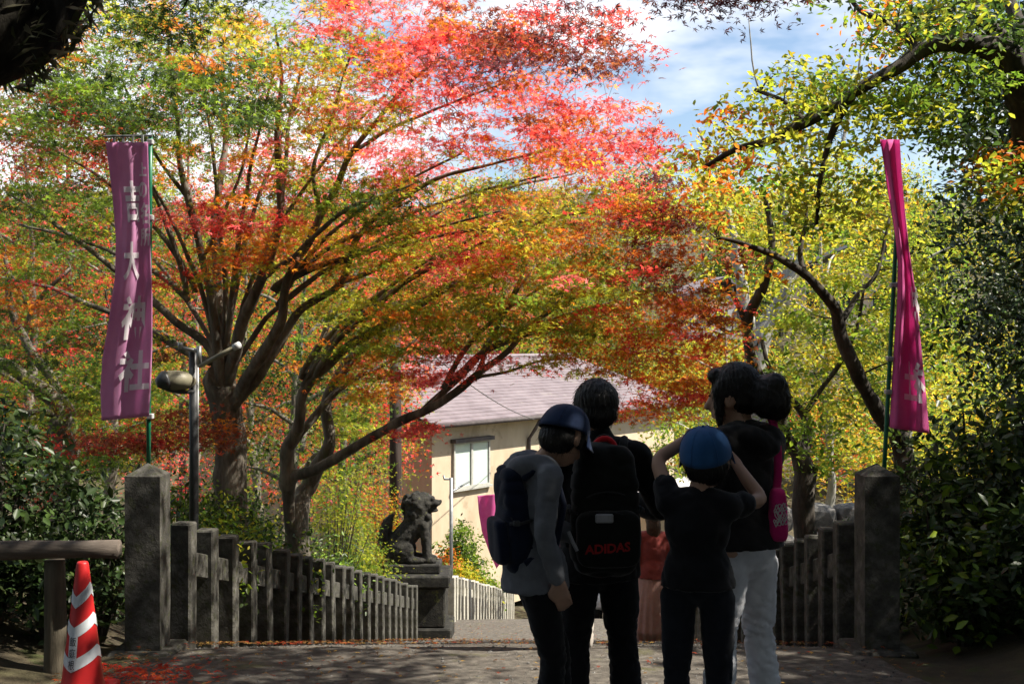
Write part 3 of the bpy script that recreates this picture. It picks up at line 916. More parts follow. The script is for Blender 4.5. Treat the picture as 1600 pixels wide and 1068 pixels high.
def chain(mb, pts, radii, side=Vector((1, 0, 0)), n=14, dens=3, flat0=False, flat1=False):
    """a tapered limb with elliptical sections (ra along side, rb across) and rounded ends"""
    pts = [Vector(p) for p in pts]
    rad = [(r, r) if not hasattr(r, '__len__') else r for r in radii]
    q = []; rr = []
    for i in range(len(pts) - 1):
        for k in range(dens):
            t = k / dens
            p0 = pts[max(i - 1, 0)]; p1 = pts[i]; p2 = pts[i + 1]; p3 = pts[min(i + 2, len(pts) - 1)]
            q.append(.5 * ((2 * p1) + (p2 - p0) * t + (2 * p0 - 5 * p1 + 4 * p2 - p3) * t * t + (3 * p1 - p0 - 3 * p2 + p3) * t ** 3))
            rr.append((rad[i][0] * (1 - t) + rad[i + 1][0] * t, rad[i][1] * (1 - t) + rad[i + 1][1] * t))
    q.append(pts[-1]); rr.append(rad[-1])
    t0 = (q[1] - q[0]).normalized(); t1 = (q[-1] - q[-2]).normalized()
    pre = []; post = []
    for f, sc in ((1.0, .05), (.85, .5), (.5, .85)):
        m0 = min(rr[0]); m1 = min(rr[-1])
        pre.append((q[0] - t0 * m0 * f, (rr[0][0] * sc, rr[0][1] * sc)))
        post.insert(0, (q[-1] + t1 * m1 * f, (rr[-1][0] * sc, rr[-1][1] * sc)))
    allp = ([] if flat0 else pre) + list(zip(q, rr)) + ([] if flat1 else post)
    vs = []; fs = []
    for i, (p, r) in enumerate(allp):
        t = (allp[min(i + 1, len(allp) - 1)][0] - allp[max(i - 1, 0)][0]).normalized()
        a = side - t * side.dot(t)
        if a.length < .05: a = Vector((0, 1, 0)) - t * t.y
        a.normalize(); b = t.cross(a)
        for k in range(n):
            th = 2 * math.pi * k / n
            vs.append(p + a * r[0] * math.cos(th) + b * r[1] * math.sin(th))
    for i in range(len(allp) - 1):
        for k in range(n):
            k2 = (k + 1) % n
            fs.append((i * n + k, i * n + k2, (i + 1) * n + k2, (i + 1) * n + k))
    fs.append(tuple(range(n - 1, -1, -1))); fs.append(tuple(range((len(allp) - 1) * n, len(allp) * n)))
    mb.add(vs, fs)

def fuse(mb, name, mat, parent, voxel, smooth=3, wrinkle=None, offset=None):
    me = mb.mesh(name + '_src')
    fix_normals(me)
    o = bpy.data.objects.new('src', me); C.objects.link(o)
    r = o.modifiers.new('r', 'REMESH'); r.mode = 'VOXEL'; r.voxel_size = voxel
    if smooth:
        s = o.modifiers.new('s', 'SMOOTH'); s.iterations = smooth; s.factor = .5
    dg = bpy.context.evaluated_depsgraph_get(); dg.update()
    out = bpy.data.meshes.new_from_object(o.evaluated_get(dg))
    out.name = name
    bpy.data.objects.remove(o); bpy.data.meshes.remove(me)
    if wrinkle:
        n = len(out.vertices)
        co = np.empty(n * 3, np.float32); out.vertices.foreach_get('co', co); co = co.reshape(-1, 3)
        no = np.array([v.normal[:] for v in out.vertices], np.float32)
        d = np.array([wrinkle(Vector(p)) for p in co], np.float32)
        co = co + no * d[:, None]
        out.vertices.foreach_set('co', co.ravel()); out.update()
    out.materials.clear()
    return link(name, out, mat, parent, True)

# ------------------------------------------------------------------ lion statue on its pedestal
D = 19.3
sx0 = (652 - 800) * D / F
gz = prof(D)
ped = empty('stone_pedestal', (sx0, D, gz), 0, 'dark stepped stone pedestal carrying the lion statue', 'pedestal')
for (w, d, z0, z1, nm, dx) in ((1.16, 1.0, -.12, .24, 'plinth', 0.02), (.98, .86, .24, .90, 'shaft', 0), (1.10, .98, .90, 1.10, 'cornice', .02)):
    mb = MB(); mb.box((dx, 0, (z0 + z1) / 2 + .001), (w, d, z1 - z0 - .004), bevel=.025); mb.build(nm, M['stone_shaded'], ped)
st = empty('lion_statue', (sx0 - .05, D, gz + 1.10), 0, 'weathered stone guardian lion, darkened for shade, sitting on a pedestal', 'statue')
mb = MB(); mb.box((-.02, 0, .075), (.94, .62, .15), bevel=.02); mb.build('base_slab', M['stone_shaded'], st)
mb = MB(); b = .13
ell(mb, (-.25, 0, .25 + b), (.24, .25, .26)); 
for s in (-1, 1):
    ell(mb, (-.2, s * .17, .22 + b), (.23, .11, .21)); ell(mb, (0.02, s * .2, .07 + b), (.18, .08, .07))
    chain(mb, [(.16, s * .13, .66 + b), (.20, s * .13, .34 + b), (.22, s * .13, .06 + b)], [.095, .072, .07]); ell(mb, (.28, s * .13, .055 + b), (.11, .085, .06))
    ell(mb, (.02, s * .16, 1.10 + b), (.07, .04, .09)); ell(mb, (.30, s * .07, 1.08 + b), (.05, .045, .035))
chain(mb, [(-.24, 0, .32 + b), (-.06, 0, .55 + b), (.1, 0, .72 + b)], [(.25, .22), (.22, .2), (.21, .19)], side=Vector((0, 1, 0)))
ell(mb, (.15, 0, .68 + b), (.16, .19, .22)); ell(mb, (.05, 0, .93 + b), (.22, .24, .26)); ell(mb, (.15, 0, 1.01 + b), (.19, .18, .18))
ell(mb, (.33, 0, 1.0 + b), (.13, .11, .065)); ell(mb, (.30, 0, .88 + b), (.11, .09, .035)); ell(mb, (.44, 0, 1.03 + b), (.03, .05, .03))
for k in range(46):
    th = random.uniform(0, 2 * math.pi); ph = random.uniform(-.9, 1.0)
    p = Vector((.02 + .21 * math.cos(ph) * math.cos(th), .235 * math.cos(ph) * math.sin(th), .93 + b + .27 * math.sin(ph)))
    if p.x < .14: ell(mb, p, (.05, .05, .05), n=8)
for k in range(7):
    ell(mb, (.24 + .02 * math.sin(k), -.16 + .053 * k, .78 + b), (.045, .035, .06), n=8)
chain(mb, [(-.44, 0, .15 + b), (-.50, 0, .42 + b), (-.44, 0, .68 + b), (-.36, 0, .80 + b)], [.08, .12, .09, .03])
for s in (-1, 1): chain(mb, [(-.46, s * .04, .3 + b), (-.50, s * .13, .48 + b), (-.44, s * .15, .6 + b)], [.05, .06, .02])
fuse(mb, 'lion_body', M['stone_shaded'], st, .018, 2, lambda p: .008 * mnoise.noise(p * 16) + .005 * mnoise.noise(p * 34))

# ------------------------------------------------------------------ small white car down the road
M['car_white'] = mat_noise('white_car_paint', [(0.72, 0.73, 0.74), (0.78, 0.79, 0.80)], 2, .25, 0, spec=.6)
M['car_glass'] = mat_noise('car_glass', [(0.02, 0.025, 0.03), (0.04, 0.045, 0.05)], 2, .06, 0, spec=.8)
M['tyre'] = mat_noise('tyre_rubber', [(0.012, 0.012, 0.012), (0.025, 0.025, 0.025)], 20, .8, .2)
M['lamp_glass'] = mat_noise('headlight_glass', [(0.6, 0.62, 0.62), (0.75, 0.77, 0.78)], 5, .1, 0, spec=.7)
car = empty('parked_car', (2.72, 27.4, prof(27.4)), 0, 'small white car facing uphill beyond the walking group', 'car')
car.rotation_euler = (R(-13.5), 0, R(-6))
mb = MB()
prof_side = [(-1.65, .32), (-1.68, .62), (-1.58, .86), (-.92, .98), (-.42, 1.46), (.2, 1.56), (1.2, 1.52), (1.55, 1.05), (1.66, .9), (1.66, .34), (1.4, .24), (-1.4, .24)]
bm = bmesh.new()
vsL = [bm.verts.new((-.73 if z < 1.0 else -.60, y, z)) for y, z in prof_side]
vsR = [bm.verts.new((.73 if z < 1.0 else .60, y, z)) for y, z in prof_side]
n = len(prof_side)
bm.faces.new(vsL); bm.faces.new(list(reversed(vsR)))
for k in range(n): bm.faces.new((vsL[k], vsR[k], vsR[(k + 1) % n], vsL[(k + 1) % n]))
bmesh.ops.recalc_face_normals(bm, faces=bm.faces)
bmesh.ops.bevel(bm, geom=list(bm.edges), offset=.05, segments=3, affect='EDGES')
me = bpy.data.meshes.new('body'); bm.to_mesh(me); bm.free()
link('body', me, M['car_white'], car, True)
mb = MB(); mb.add([(-.52, -.90, 1.01), (.52, -.90, 1.01), (.47, -.455, 1.45), (-.47, -.455, 1.45)], [(0, 1, 2, 3)]); 
mb.v = [(x, y - .012, z + .012) for x, y, z in mb.v]; mb.build('windscreen', M['car_glass'], car)
for s in (-1, 1):
    mb = MB(); mb.add([(s * .715, -.62, 1.0), (s * .715, 1.3, 1.02), (s * .632, 1.05, 1.42), (s * .632, -.3, 1.42)], [(0, 1, 2, 3)]); mb.build('side_window', M['car_glass'], car)
    mb = MB(); ell(mb, (s * .55, -1.62, .74), (.15, .08, .10)); mb.build('headlight', M['lamp_glass'], car, True)
    mb = MB(); ell(mb, (s * .80, -.62, 1.05), (.10, .06, .07)); mb.build('mirror', M['car_white'], car, True)
    for yy in (-1.05, 1.05):
        mb = MB(); mb.tube([(s * .60, yy, .29), (s * .62, yy, .29), (s * .735, yy, .29), (s * .75, yy, .29)], [.25, .29, .29, .25], 20); w = mb.build('wheel', M['tyre'], car)
        mb = MB(); mb.tube([(s * .74, yy, .29), (s * .757, yy, .29)], [.18, .16], 16); mb.build('rim', M['metal_grey'], w)
mb = MB(); mb.box((0, -1.69, .46), (1.0, .03, .14), bevel=.01); mb.build('grille', M['tyre'], car)
mb = MB(); mb.box((0, -1.712, .56), (.33, .012, .165)); mb.build('number_plate', M['reflective'], car)

# ------------------------------------------------------------------ people
def skinmat(name, c):
    m = mat_noise(name, [tuple(k * .86 for k in c), c], 9, .5, .12, 120, dist=.001, spec=.35)
    p = [n for n in m.node_tree.nodes if n.type == 'BSDF_PRINCIPLED'][0]
    p.inputs['Subsurface Weight'].default_value = .12
    p.inputs['Subsurface Radius'].default_value = (.012, .005, .003)
    return m
M['skin'] = skinmat('skin', (.46, .28, .195))
def fabric(name, a, b=None, sc=14, sheen=.15):
    b = b or tuple(k * 1.5 for k in a)
    return mat_noise(name, [a, b], sc, .85, .35, 260, dist=.002, spec=.12, sheen=sheen)
M['hair'] = mat_noise('black_hair', [(.004, .0035, .003), (.009, .0075, .006)], 30, .45, .7, 90, stretch=(1, 1, .2), dist=.006, spec=.4)
M['hair_brown'] = mat_noise('brown_hair', [(.035, .018, .01), (.07, .036, .02)], 30, .5, .7, 90, stretch=(1, 1, .2), dist=.006, spec=.4)
M['black_jacket'] = fabric('black_jacket', (.005, .005, .0055), (.009, .009, .01))
M['black_tee'] = fabric('black_tee', (.005, .0055, .007), (.009, .0095, .012))
M['black_hoodie'] = fabric('black_hoodie', (.010, .0095, .010), (.018, .0175, .018))
M['grey_hoodie'] = fabric('grey_hoodie', (.115, .123, .14), (.16, .17, .19))
M['black_trousers'] = fabric('black_trousers', (.005, .005, .006), (.009, .009, .0105))
M['navy_trousers'] = fabric('navy_trousers', (.006, .0075, .012), (.011, .0135, .02))
M['white_jeans'] = fabric('white_jeans', (.56, .57, .60), (.66, .67, .70), sheen=.05)
M['beige_trousers'] = fabric('beige_trousers', (.36, .32, .28), (.44, .40, .35))
M['navy_cap'] = fabric('navy_cap', (.015, .028, .07), (.022, .04, .095))
M['blue_cap'] = fabric('blue_cap', (.018, .075, .20), (.025, .10, .26))
M['navy_pack'] = fabric('navy_pack', (.005, .009, .024), (.009, .014, .034))
M['black_pack'] = fabric('black_pack', (.0065, .0075, .0065), (.012, .0135, .012))
M['red_web'] = fabric('red_webbing', (.50, .012, .018), (.62, .02, .03))
M['pink_bag'] = fabric('magenta_bag', (.50, .015, .14), (.62, .03, .20))
M['rust_top'] = fabric('rust_top', (.20, .04, .035), (.26, .055, .045))
M['dusty_skirt'] = fabric('dusty_pink_skirt', (.34, .19, .16), (.42, .25, .21))
M['plum_top'] = fabric('plum_top', (.16, .08, .12), (.22, .11, .16))
M['shoe_dark'] = fabric('dark_shoes', (.02, .02, .022))
M['shoe_blue'] = fabric('blue_shoes', (.03, .10, .22))
M['zip'] = fabric('zip_tape', (.025, .026, .028), (.04, .041, .044))
M['grey_patch'] = mat_noise('reflective_patch', [(.30, .31, .33), (.40, .41, .43)], 30, .4, .1)
M['white_print'] = mat_noise('white_print', [(.62, .6, .6), (.72, .7, .7)], 30, .7, .1)
M['red_print'] = mat_noise('red_print', [(.26, .006, .01), (.36, .01, .014)], 30, .7, .1)

def hand(mb, wrist, dirv, palm_n, s=1.0, curl=.5, thumb=1):
    """palm, four fingers of unequal length with bends, and a thumb off the side of the palm"""
    d = Vector(dirv).normalized(); n = Vector(palm_n); n = (n - d * n.dot(d)).normalized(); sd_ = d.cross(n) * thumb
    w = Vector(wrist)
    chain(mb, [w - d * .03 * s, w + d * .03 * s, w + d * .085 * s], [(.024 * s, .019 * s), (.036 * s, .017 * s), (.040 * s, .014 * s)], side=sd_)
    for k, (off, ln) in enumerate(((.031, .070), (.0105, .078), (-.0105, .073), (-.031, .056))):
        b = w + d * .088 * s + sd_ * off * s
        a = b; pts = [b - d * .02 * s, b]; ang = 0
        for seg in (.45, .32, .23):
            ang += curl * (.8 + .1 * k)
            a = a + (d * math.cos(ang) + n * math.sin(ang)) * ln * seg * s
            pts.append(a.copy())
        chain(mb, pts, [.0095 * s, .0095 * s, .0088 * s, .008 * s, .0065 * s], side=sd_, n=8, dens=2)
    b = w + d * .03 * s + sd_ * .028 * s
    chain(mb, [b, b + (sd_ * .6 + d * .8) * .032 * s + n * .006, b + (sd_ * .62 + d * 1.5) * .034 * s + n * .018 * s, b + (sd_ * .5 + d * 2.1) * .034 * s + n * .03 * s], [.013 * s, .012 * s, .0105 * s, .008 * s], side=n, n=8, dens=2)

def person(name, label, loc, yaw, H, pose, wear, voxel=.0125, group=None):
    """local axes: x right, y forward, z up, feet at 0. pose gives joints in fractions of H (x, y, z)"""
    root = empty(name, loc, yaw, label, 'person', group)
    J = {k: Vector(v) * H for k, v in pose.items() if k[0] != '_'}
    def j(k, dflt): return J.get(k, Vector(dflt) * H)
    pel = j('pelvis', (0, 0, .52)); wai = j('waist', (0, .0, .61)); che = j('chest', (0, .005, .73)); nb = j('neckb', (0, -.005, .825)); 
    hd = j('head', (0, .012, .928)); hrot = pose.get('_hrot')
    hrot = (Matrix.Rotation(R(hrot[2]), 3, 'Z') @ Matrix.Rotation(R(hrot[0]), 3, 'X') @ Matrix.Rotation(R(hrot[1]), 3, 'Y')) if hrot else Matrix.Identity(3)
    side = j('_side', (1 / H, 0, 0)).normalized() if '_side' in J else Vector((1, 0, 0))
    b = wear.get('build', 1.0); kid = wear.get('kid', 1.0)
    sh = wear.get('shoulder', .112) * H
    JL = {}
    for s, nm in ((-1, 'l'), (1, 'r')):
        JL['sh' + nm] = j('sh' + nm, tuple((nb + side * s * sh + Vector((0, 0, -.018 * H))) / H))
        JL['el' + nm] = j('el' + nm, (s * .135, -.01, .635)); JL['wr' + nm] = j('wr' + nm, (s * .14, .03, .49))
        JL['hp' + nm] = pel + side * s * .052 * H
        JL['kn' + nm] = j('kn' + nm, (s * .055, .012, .285)); JL['an' + nm] = j('an' + nm, (s * .055, -.005, .045)); JL['to' + nm] = j('to' + nm, tuple((JL['an' + nm] / H + Vector((s * .012, .085, -.03)))))
    def torso(mb, e, zlow=True):
        P = [pel + Vector((0, 0, -.01 * H)), pel.lerp(wai, .45), wai, wai.lerp(che, .55), che, che.lerp(nb, .6), nb + Vector((0, 0, -.005 * H))]
        Q = [(.098, .068), (.092, .066), (.082, .060), (.093, .068), (.102, .072), (.098, .06), (.062, .045)]
        k0 = 0 if zlow else 1
        chain(mb, P[k0:], [(a * H * b + e, c * H * b + e) for a, c in Q][k0:], side=side, n=18, flat0=not zlow)
        chain(mb, [JL['shl'], nb + Vector((0, 0, -.006 * H)), JL['shr']], [.036 * H * b + e, .04 * H * b + e, .036 * H * b + e], side=Vector((0, 1, 0)))
    def arm(mb, nm, e, upto=1.0, k=1.0):
        a0, a1, a2 = JL['sh' + nm], JL['el' + nm], JL['wr' + nm]
        r0, r1, r2 = [q * H * b * k + e for q in (.034, .0265, .0185)]
        if upto <= .5:
            t = upto * 2
            chain(mb, [a0, a0.lerp(a1, t * .5), a0.lerp(a1, t)], [r0 * 1.08, r0, (r0 + r1) / 2 + e * .3], n=12)
        else:
            t = (upto - .5) * 2
            chain(mb, [a0, a0.lerp(a1, .5), a1, a1.lerp(a2, .5 * t), a1.lerp(a2, t)], [r0 * 1.06, (r0 + r1) / 2, r1, r1 * .96, r2 + (r1 - r2) * (1 - t) * .5], n=12)
    def leg(mb, nm, e, flare=0.0, upto=1.0):
        h0, k0, a0 = JL['hp' + nm], JL['kn' + nm], JL['an' + nm]
        if e > 0: h0 = h0.lerp(k0, .16)
        r = [(.054 * b) * H + e, (.047 * b) * H + e, (.036 * b) * H + e, (.034 * b) * H + e + flare * .5, (.023 * b) * H + e + flare]
        chain(mb, [h0, h0.lerp(k0, .5), k0, k0.lerp(a0, .4) + Vector((0, -.006 * H, 0)), k0.lerp(a0, upto)], r, n=14)
    # body
    mb = MB()
    torso(mb, 0)
    for nm in 'lr':
        arm(mb, nm, 0); leg(mb, nm, 0)
        an, to = JL['an' + nm], JL['to' + nm]
        hl = an + (an - to).normalized() * .022 * H; hl.z = to.z + .006 * H
        chain(mb, [hl, (hl + to) / 2 + Vector((0, 0, .006 * H)), to], [.019 * H, .022 * H, .017 * H], n=10)
        w = JL['wr' + nm]; e_ = JL['el' + nm]
        hdv = pose.get('_hand' + nm, ((w - e_).normalized(), Vector((-1 if nm == 'r' else 1, .3, 0)), .35))
        hand(mb, w + (w - e_).normalized() * .01, hdv[0], hdv[1], H / 1.72, hdv[2], 1 if nm == 'l' else -1)
    hs = H * wear.get('headscale', 1.0)
    chain(mb, [nb, nb.lerp(hd, .45), hd + hrot @ Vector((0, -.012, -.03)) * hs], [.036 * H, .031 * H, .034 * H], n=12)
    ell(mb, hd + hrot @ Vector((0, -.004, .012)) * hs, (.046 * hs, .057 * hs, .058 * hs), hrot, 20)
    ell(mb, hd + hrot @ Vector((0, .017, -.030)) * hs, (.034 * hs, .036 * hs, .042 * hs), hrot, 16)
    chain(mb, [hd + hrot @ Vector(q) * hs for q in ((0, .052, .006), (0, .061, -.012), (0, .066, -.022))], [.006 * hs, .0085 * hs, .011 * hs], n=8)
    ell(mb, hd + hrot @ Vector((0, .051, -.045)) * hs, (.015 * hs, .008 * hs, .006 * hs), hrot, 10)
    for s in (-1, 1):
        ell(mb, hd + hrot @ Vector((s * .047, -.004, -.008)) * hs, (.006 * hs, .015 * hs, .021 * hs), hrot, 10)
        ell(mb, hd + hrot @ Vector((s * .018, .048, .006)) * hs, (.009 * hs, .006 * hs, .006 * hs), hrot, 8)
    body = fuse(mb, 'body', M['skin'], root, voxel, 2)
    for s in (-1, 1):
        mb = MB(); ell(mb, hd + hrot @ Vector((s * .018, .0535, .005)) * hs, (.005 * hs, .002 * hs, .0028 * hs), hrot, 8)
        mb.build('eye', M['ink'], body, True)
    # clothes
    sd_ = random.random() * 50
    cv = wear.get('cvoxel', .0125)
    def wr_top(p):
        a1 = mnoise.noise(Vector((p.x * 6 + sd_, p.y * 6, p.z * 11 + p.x * 8)))
        a2 = mnoise.noise(Vector((p.x * 13 - p.z * 9, p.y * 13 + sd_, p.z * 19)))
        c1 = max(0, 1 - abs(a1) * 4.5) ** 1.5; c2 = max(0, 1 - abs(a2) * 4) ** 1.5
        return .008 * mnoise.noise(p * 5 + Vector((0, sd_, 0))) - .007 * c1 - .0035 * c2 + .004
    def wr_leg(p):
        k = math.exp(-((p.z / H - .27) / .10) ** 2) + .8 * math.exp(-((p.z / H - .06) / .06) ** 2) + .25
        q = Vector((p.x * 9 + sd_, p.y * 9, p.z * 26 + p.x * 14))
        c1 = max(0, 1 - abs(mnoise.noise(q)) * 4) ** 1.5; c2 = max(0, 1 - abs(mnoise.noise(q * 1.9)) * 4) ** 1.5
        wk = wear.get('wr', 1.0)
        return -.008 * wk * min(k, 1.1) * c1 - .004 * wk * min(k, 1) * c2 + .006 * mnoise.noise(p * 7 + Vector((sd_, 0, 0))) + .004
    e = wear.get('top_e', .018)
    if 'top' in wear:
        mb = MB(); torso(mb, e, False)
        hem = wear.get('hem', .02) * H
        chain(mb, [pel + Vector((0, 0, -hem)), pel.lerp(wai, .5), wai], [(.108 * H * b + e + .016, .082 * H * b + e + wear.get('hem_y', .016)), (.10 * H * b + e + .01, .076 * H * b + e + wear.get('hem_y', .012)), (.09 * H * b + e, .068 * H * b + e)], side=side, n=18, flat0=True)
        for nm in 'lr': arm(mb, nm, e * .75, wear.get('sleeve', 1.0), 1.05)
        if wear.get('collar'): chain(mb, [nb, nb.lerp(hd, wear['collar'])], [.046 * H, .042 * H], n=14)
        if wear.get('hood'):
            bk = Vector((0, -.055, .0)) * H
            chain(mb, [nb + Vector((-.055, -.01, .01)) * H, nb + bk + Vector((-.03, -.005, .0)) * H, nb + bk + Vector((0, -.012, -.02)) * H, nb + bk + Vector((.03, -.005, .0)) * H, nb + Vector((.055, -.01, .01)) * H], [.026 * H, .034 * H, .038 * H, .034 * H, .026 * H], side=Vector((0, 0, 1)))
        fuse(mb, wear.get('topname', 'jacket'), wear['top'], root, cv, 3, wr_top)
    if 'legs' in wear:
        mb = MB()
        for nm in 'lr': leg(mb, nm, .012, wear.get('flare', .012), .97)
        chain(mb, [pel + Vector((0, 0, -.012 * H)), pel.lerp(wai, .25)], [(.1 * H * b + .006, .071 * H * b + .006), (.096 * H * b + .002, .066 * H * b + .002)], side=side, n=18)
        fuse(mb, 'trousers', wear['legs'], root, cv, 3, wr_leg)
    if 'skirt' in wear:
        mb = MB()
        chain(mb, [wai, pel, pel.lerp(Vector((0, 0, .09 * H)), .5), Vector((0, 0, .10 * H))], [(.085 * H, .065 * H), (.11 * H, .085 * H), (.15 * H, .12 * H), (.185 * H, .15 * H)], n=24, dens=5)
        def pleat(p): return .012 * math.sin(math.atan2(p.y, p.x) * 17) * max(0, 1 - p.z / (.55 * H))
        fuse(mb, 'skirt', wear['skirt'], root, cv, 2, pleat)
    for nm in 'lr':
        an, to = JL['an' + nm], JL['to' + nm]
        hl = an + (an - to).normalized() * .028 * H; hl.z = to.z + .008 * H
        mb = MB(); chain(mb, [hl, (hl + to) / 2 + Vector((0, 0, .010 * H)), to + Vector((0, .01 * H, .002))], [(.026 * H, .024 * H), (.029 * H, .028 * H), (.026 * H, .020 * H)], n=12)
        chain(mb, [an + Vector((0, 0, .02 * H)), an + Vector((0, 0, -.02 * H))], [.03 * H, .032 * H], n=12)
        fuse(mb, 'shoe', wear.get('shoes', M['shoe_dark']), root, cv, 2)
    # hair
    hm = wear.get('hairmat', M['hair']); style = wear.get('hair', 'short')
    mb = MB()
    def hp_(x, y, z): return hd + hrot @ Vector((x, y, z)) * hs
    g = .004 * H
    if style in ('short', 'bun', 'long'):
        ell(mb, hp_(0, -.012, .024), (.051 * hs + g, .058 * hs + g, .056 * hs + g), hrot, 20)
        ell(mb, hp_(0, -.028, -.004), (.044 * hs + g, .034 * hs + g, .040 * hs + g), hrot, 16)
        for s in (-1, 1): ell(mb, hp_(s * .045, .008, .018), (.010 * hs, .024 * hs, .028 * hs), hrot, 10)
        ell(mb, hp_(0, .036, .052), (.038 * hs, .022 * hs, .020 * hs), hrot, 12)
    if style == 'bun':
        ell(mb, hp_(0, -.088, -.004), (.052 * hs, .050 * hs, .054 * hs), hrot, 16)
        ell(mb, hp_(.01, -.10, -.03), (.035 * hs, .035 * hs, .032 * hs), hrot, 12); ell(mb, hp_(-.01, -.105, .022), (.035 * hs, .03 * hs, .03 * hs), hrot, 12)
        ell(mb, hp_(0, -.055, .005), (.044 * hs, .04 * hs, .045 * hs), hrot, 12)
        for s in (-1, 1): chain(mb, [hp_(s * .043, .022, .02), hp_(s * .045, .022, -.03), hp_(s * .040, .024, -.075)], [.014 * hs, .012 * hs, .004 * hs], n=8)
    if style == 'long':
        chain(mb, [hp_(0, -.03, .02), hp_(0, -.045, -.04), hp_(0, -.045, -.12)], [(.055 * hs, .04 * hs), (.058 * hs, .035 * hs), (.045 * hs, .02 * hs)], side=side)
    if style == 'cap':
        ell(mb, hp_(0, -.022, -.012), (.050 * hs, .042 * hs, .046 * hs), hrot, 16)
        for s in (-1, 1): ell(mb, hp_(s * .045, .012, -.002), (.010 * hs, .020 * hs, .026 * hs), hrot, 10)
    def strands(p):
        q = hrot.inverted() @ (p - hd)
        th = math.atan2(q.x, q.y)
        return .0025 * math.sin(th * 38 + 5 * mnoise.noise(p * 22)) + .006 * max(0, mnoise.noise(p * 30))
    hair = fuse(mb, 'hair', hm, root, .007, 1, strands)
    if wear.get('fly', 0):
        fm = MB(); me_ = hair.data
        idx = rng.integers(0, len(me_.vertices), wear['fly'])
        for i_ in idx:
            v_ = me_.vertices[int(i_)]
            nn = v_.normal
            dn = Vector((random.gauss(0, .35), random.gauss(0, .35), -1)); dn = (dn - nn * dn.dot(nn))
            if dn.length < .1: continue
            dn.normalize(); l_ = random.uniform(.012, .045)
            p_ = v_.co - nn * .002
            fm.tube([p_, p_ + nn * l_ * .22 + dn * l_ * .4, p_ + nn * l_ * random.uniform(.1, .5) + dn * l_], [.0011, .0009, .0003], 3, caps=False)
        fo = fm.build('loose_strands', hm, hair); fo['kind'] = 'stuff'
    if 'cap' in wear:
        cm = wear['cap']
        mb = MB(); vs = []; fs = []; n = 36; rows = 12
        for i in range(rows + 1):
            ph = (math.pi / 2) * i / rows
            for k in range(n):
                th = 2 * math.pi * k / n
                seam = 1 - .018 * (max(0, math.cos(th * 6)) ** 12)
                dent = 1 + .012 * mnoise.noise(Vector((math.cos(th) * 2, math.sin(th) * 2, ph * 3)))
                x = .060 * math.cos(ph) ** .8 * math.cos(th) * seam * dent; y = .070 * math.cos(ph) ** .8 * math.sin(th) * seam * dent - .008
                z = .010 + .068 * math.sin(ph) + (-.016 * max(0, -math.sin(th)) * (1 - i / rows))
                vs.append(hp_(x, y, z))
        for i in range(rows):
            for k in range(n):
                k2 = (k + 1) % n
                fs.append((i * n + k, i * n + k2, (i + 1) * n + k2, (i + 1) * n + k))
        mb.add(vs, fs); c = mb.build('cap', cm, root, True)
        md = c.modifiers.new('s', 'SOLIDIFY'); md.thickness = .004
        mb = MB(); vs = []; fs = []
        for i in range(7):
            t = i / 6
            for k in range(13):
                th = math.pi * (.5 + (k / 12 - .5) * .86)
                rr = 1 + .62 * t * math.sin(math.pi * (.08 + .84 * k / 12)) ** .5
                vs.append(hp_(.058 * math.cos(th) * (1 + .12 * t), .062 * math.sin(th) * rr, .014 - .014 * t - .02 * (math.cos(th)) ** 2 * t))
        for i in range(6):
            for k in range(12): fs.append((i * 13 + k, i * 13 + k + 1, i * 13 + k + 14, i * 13 + k + 13))
        mb.add(vs, fs); bb = mb.build('brim', cm, c, True)
        md = bb.modifiers.new('s', 'SOLIDIFY'); md.thickness = .004
        mb = MB(); ell(mb, hp_(0, -.008, .079), (.007, .007, .004), hrot, 8); mb.build('button', cm, c, True)
        for q in range(6):
            th = q * math.pi / 3
            pts = []
            for i in range(0, 11):
                ph = (math.pi / 2) * i / 11
                pts.append(hp_(.0600 * math.cos(ph) ** .8 * math.cos(th), .0700 * math.cos(ph) ** .8 * math.sin(th) - .008, .0105 + .0682 * math.sin(ph) + (-.016 * max(0, -math.sin(th)) * (1 - i / 12))))
            mb = MB(); mb.tube(pts, .0013, 5); mb.build('seam', cm, c, True)
    return root, J, JL

def place(px, d): return Vector(((px - 800) * d / F, d, prof(d) + .012))

# boy in grey hoodie, bending his head towards the man's phone
PY1 = R(-76)
p1, J1, L1 = person('person', 'person in grey hoodie and navy cap, head bent, navy backpack on', place(840, 5.0), PY1, 1.62,
    dict(pelvis=(0, -.008, .515), waist=(0, -.012, .605), chest=(0, -.008, .72), neckb=(0, .012, .815), head=(.0, .075, .892), _hrot=(-30, 0, 34),
         elr=(.112, -.012, .655), wrr=(.11, .022, .535), ell=(-.11, .05, .64), wrl=(-.05, .16, .60),
         knr=(.05, .03, .285), anr=(.055, .0, .045), knl=(-.05, .075, .285), anl=(-.045, .075, .045)),
    dict(top=M['grey_hoodie'], topname='hoodie', top_e=.016, hem=.03, hem_y=.034, hood=True, shoulder=.088, legs=M['black_trousers'], hair='cap', fly=350, cap=M['navy_cap'], build=.73, shoes=M['shoe_blue'], flare=.008, headscale=1.10), voxel=.0072)
# man in black with a backpack
p2, J2, L2 = person('person', 'tall person in black jacket with black lettered backpack, seen from behind', place(936, 5.35), R(4), 1.645,
    dict(head=(-.004, .03, .932), neckb=(0, 0, .828), _hrot=(-14, 0, 0), elr=(.185, .045, .655), wrr=(.08, .20, .66), ell=(-.16, .05, .65), wrl=(-.04, .21, .66),
         knl=(-.068, .01, .285), anl=(-.075, -.005, .045), knr=(.068, .01, .285), anr=(.085, -.005, .045)),
    dict(top=M['black_jacket'], topname='jacket', collar=.35, legs=M['black_trousers'], hair='short', fly=700, build=.95, top_e=.02, hem=.05, shoulder=.104, flare=.016, headscale=1.15))
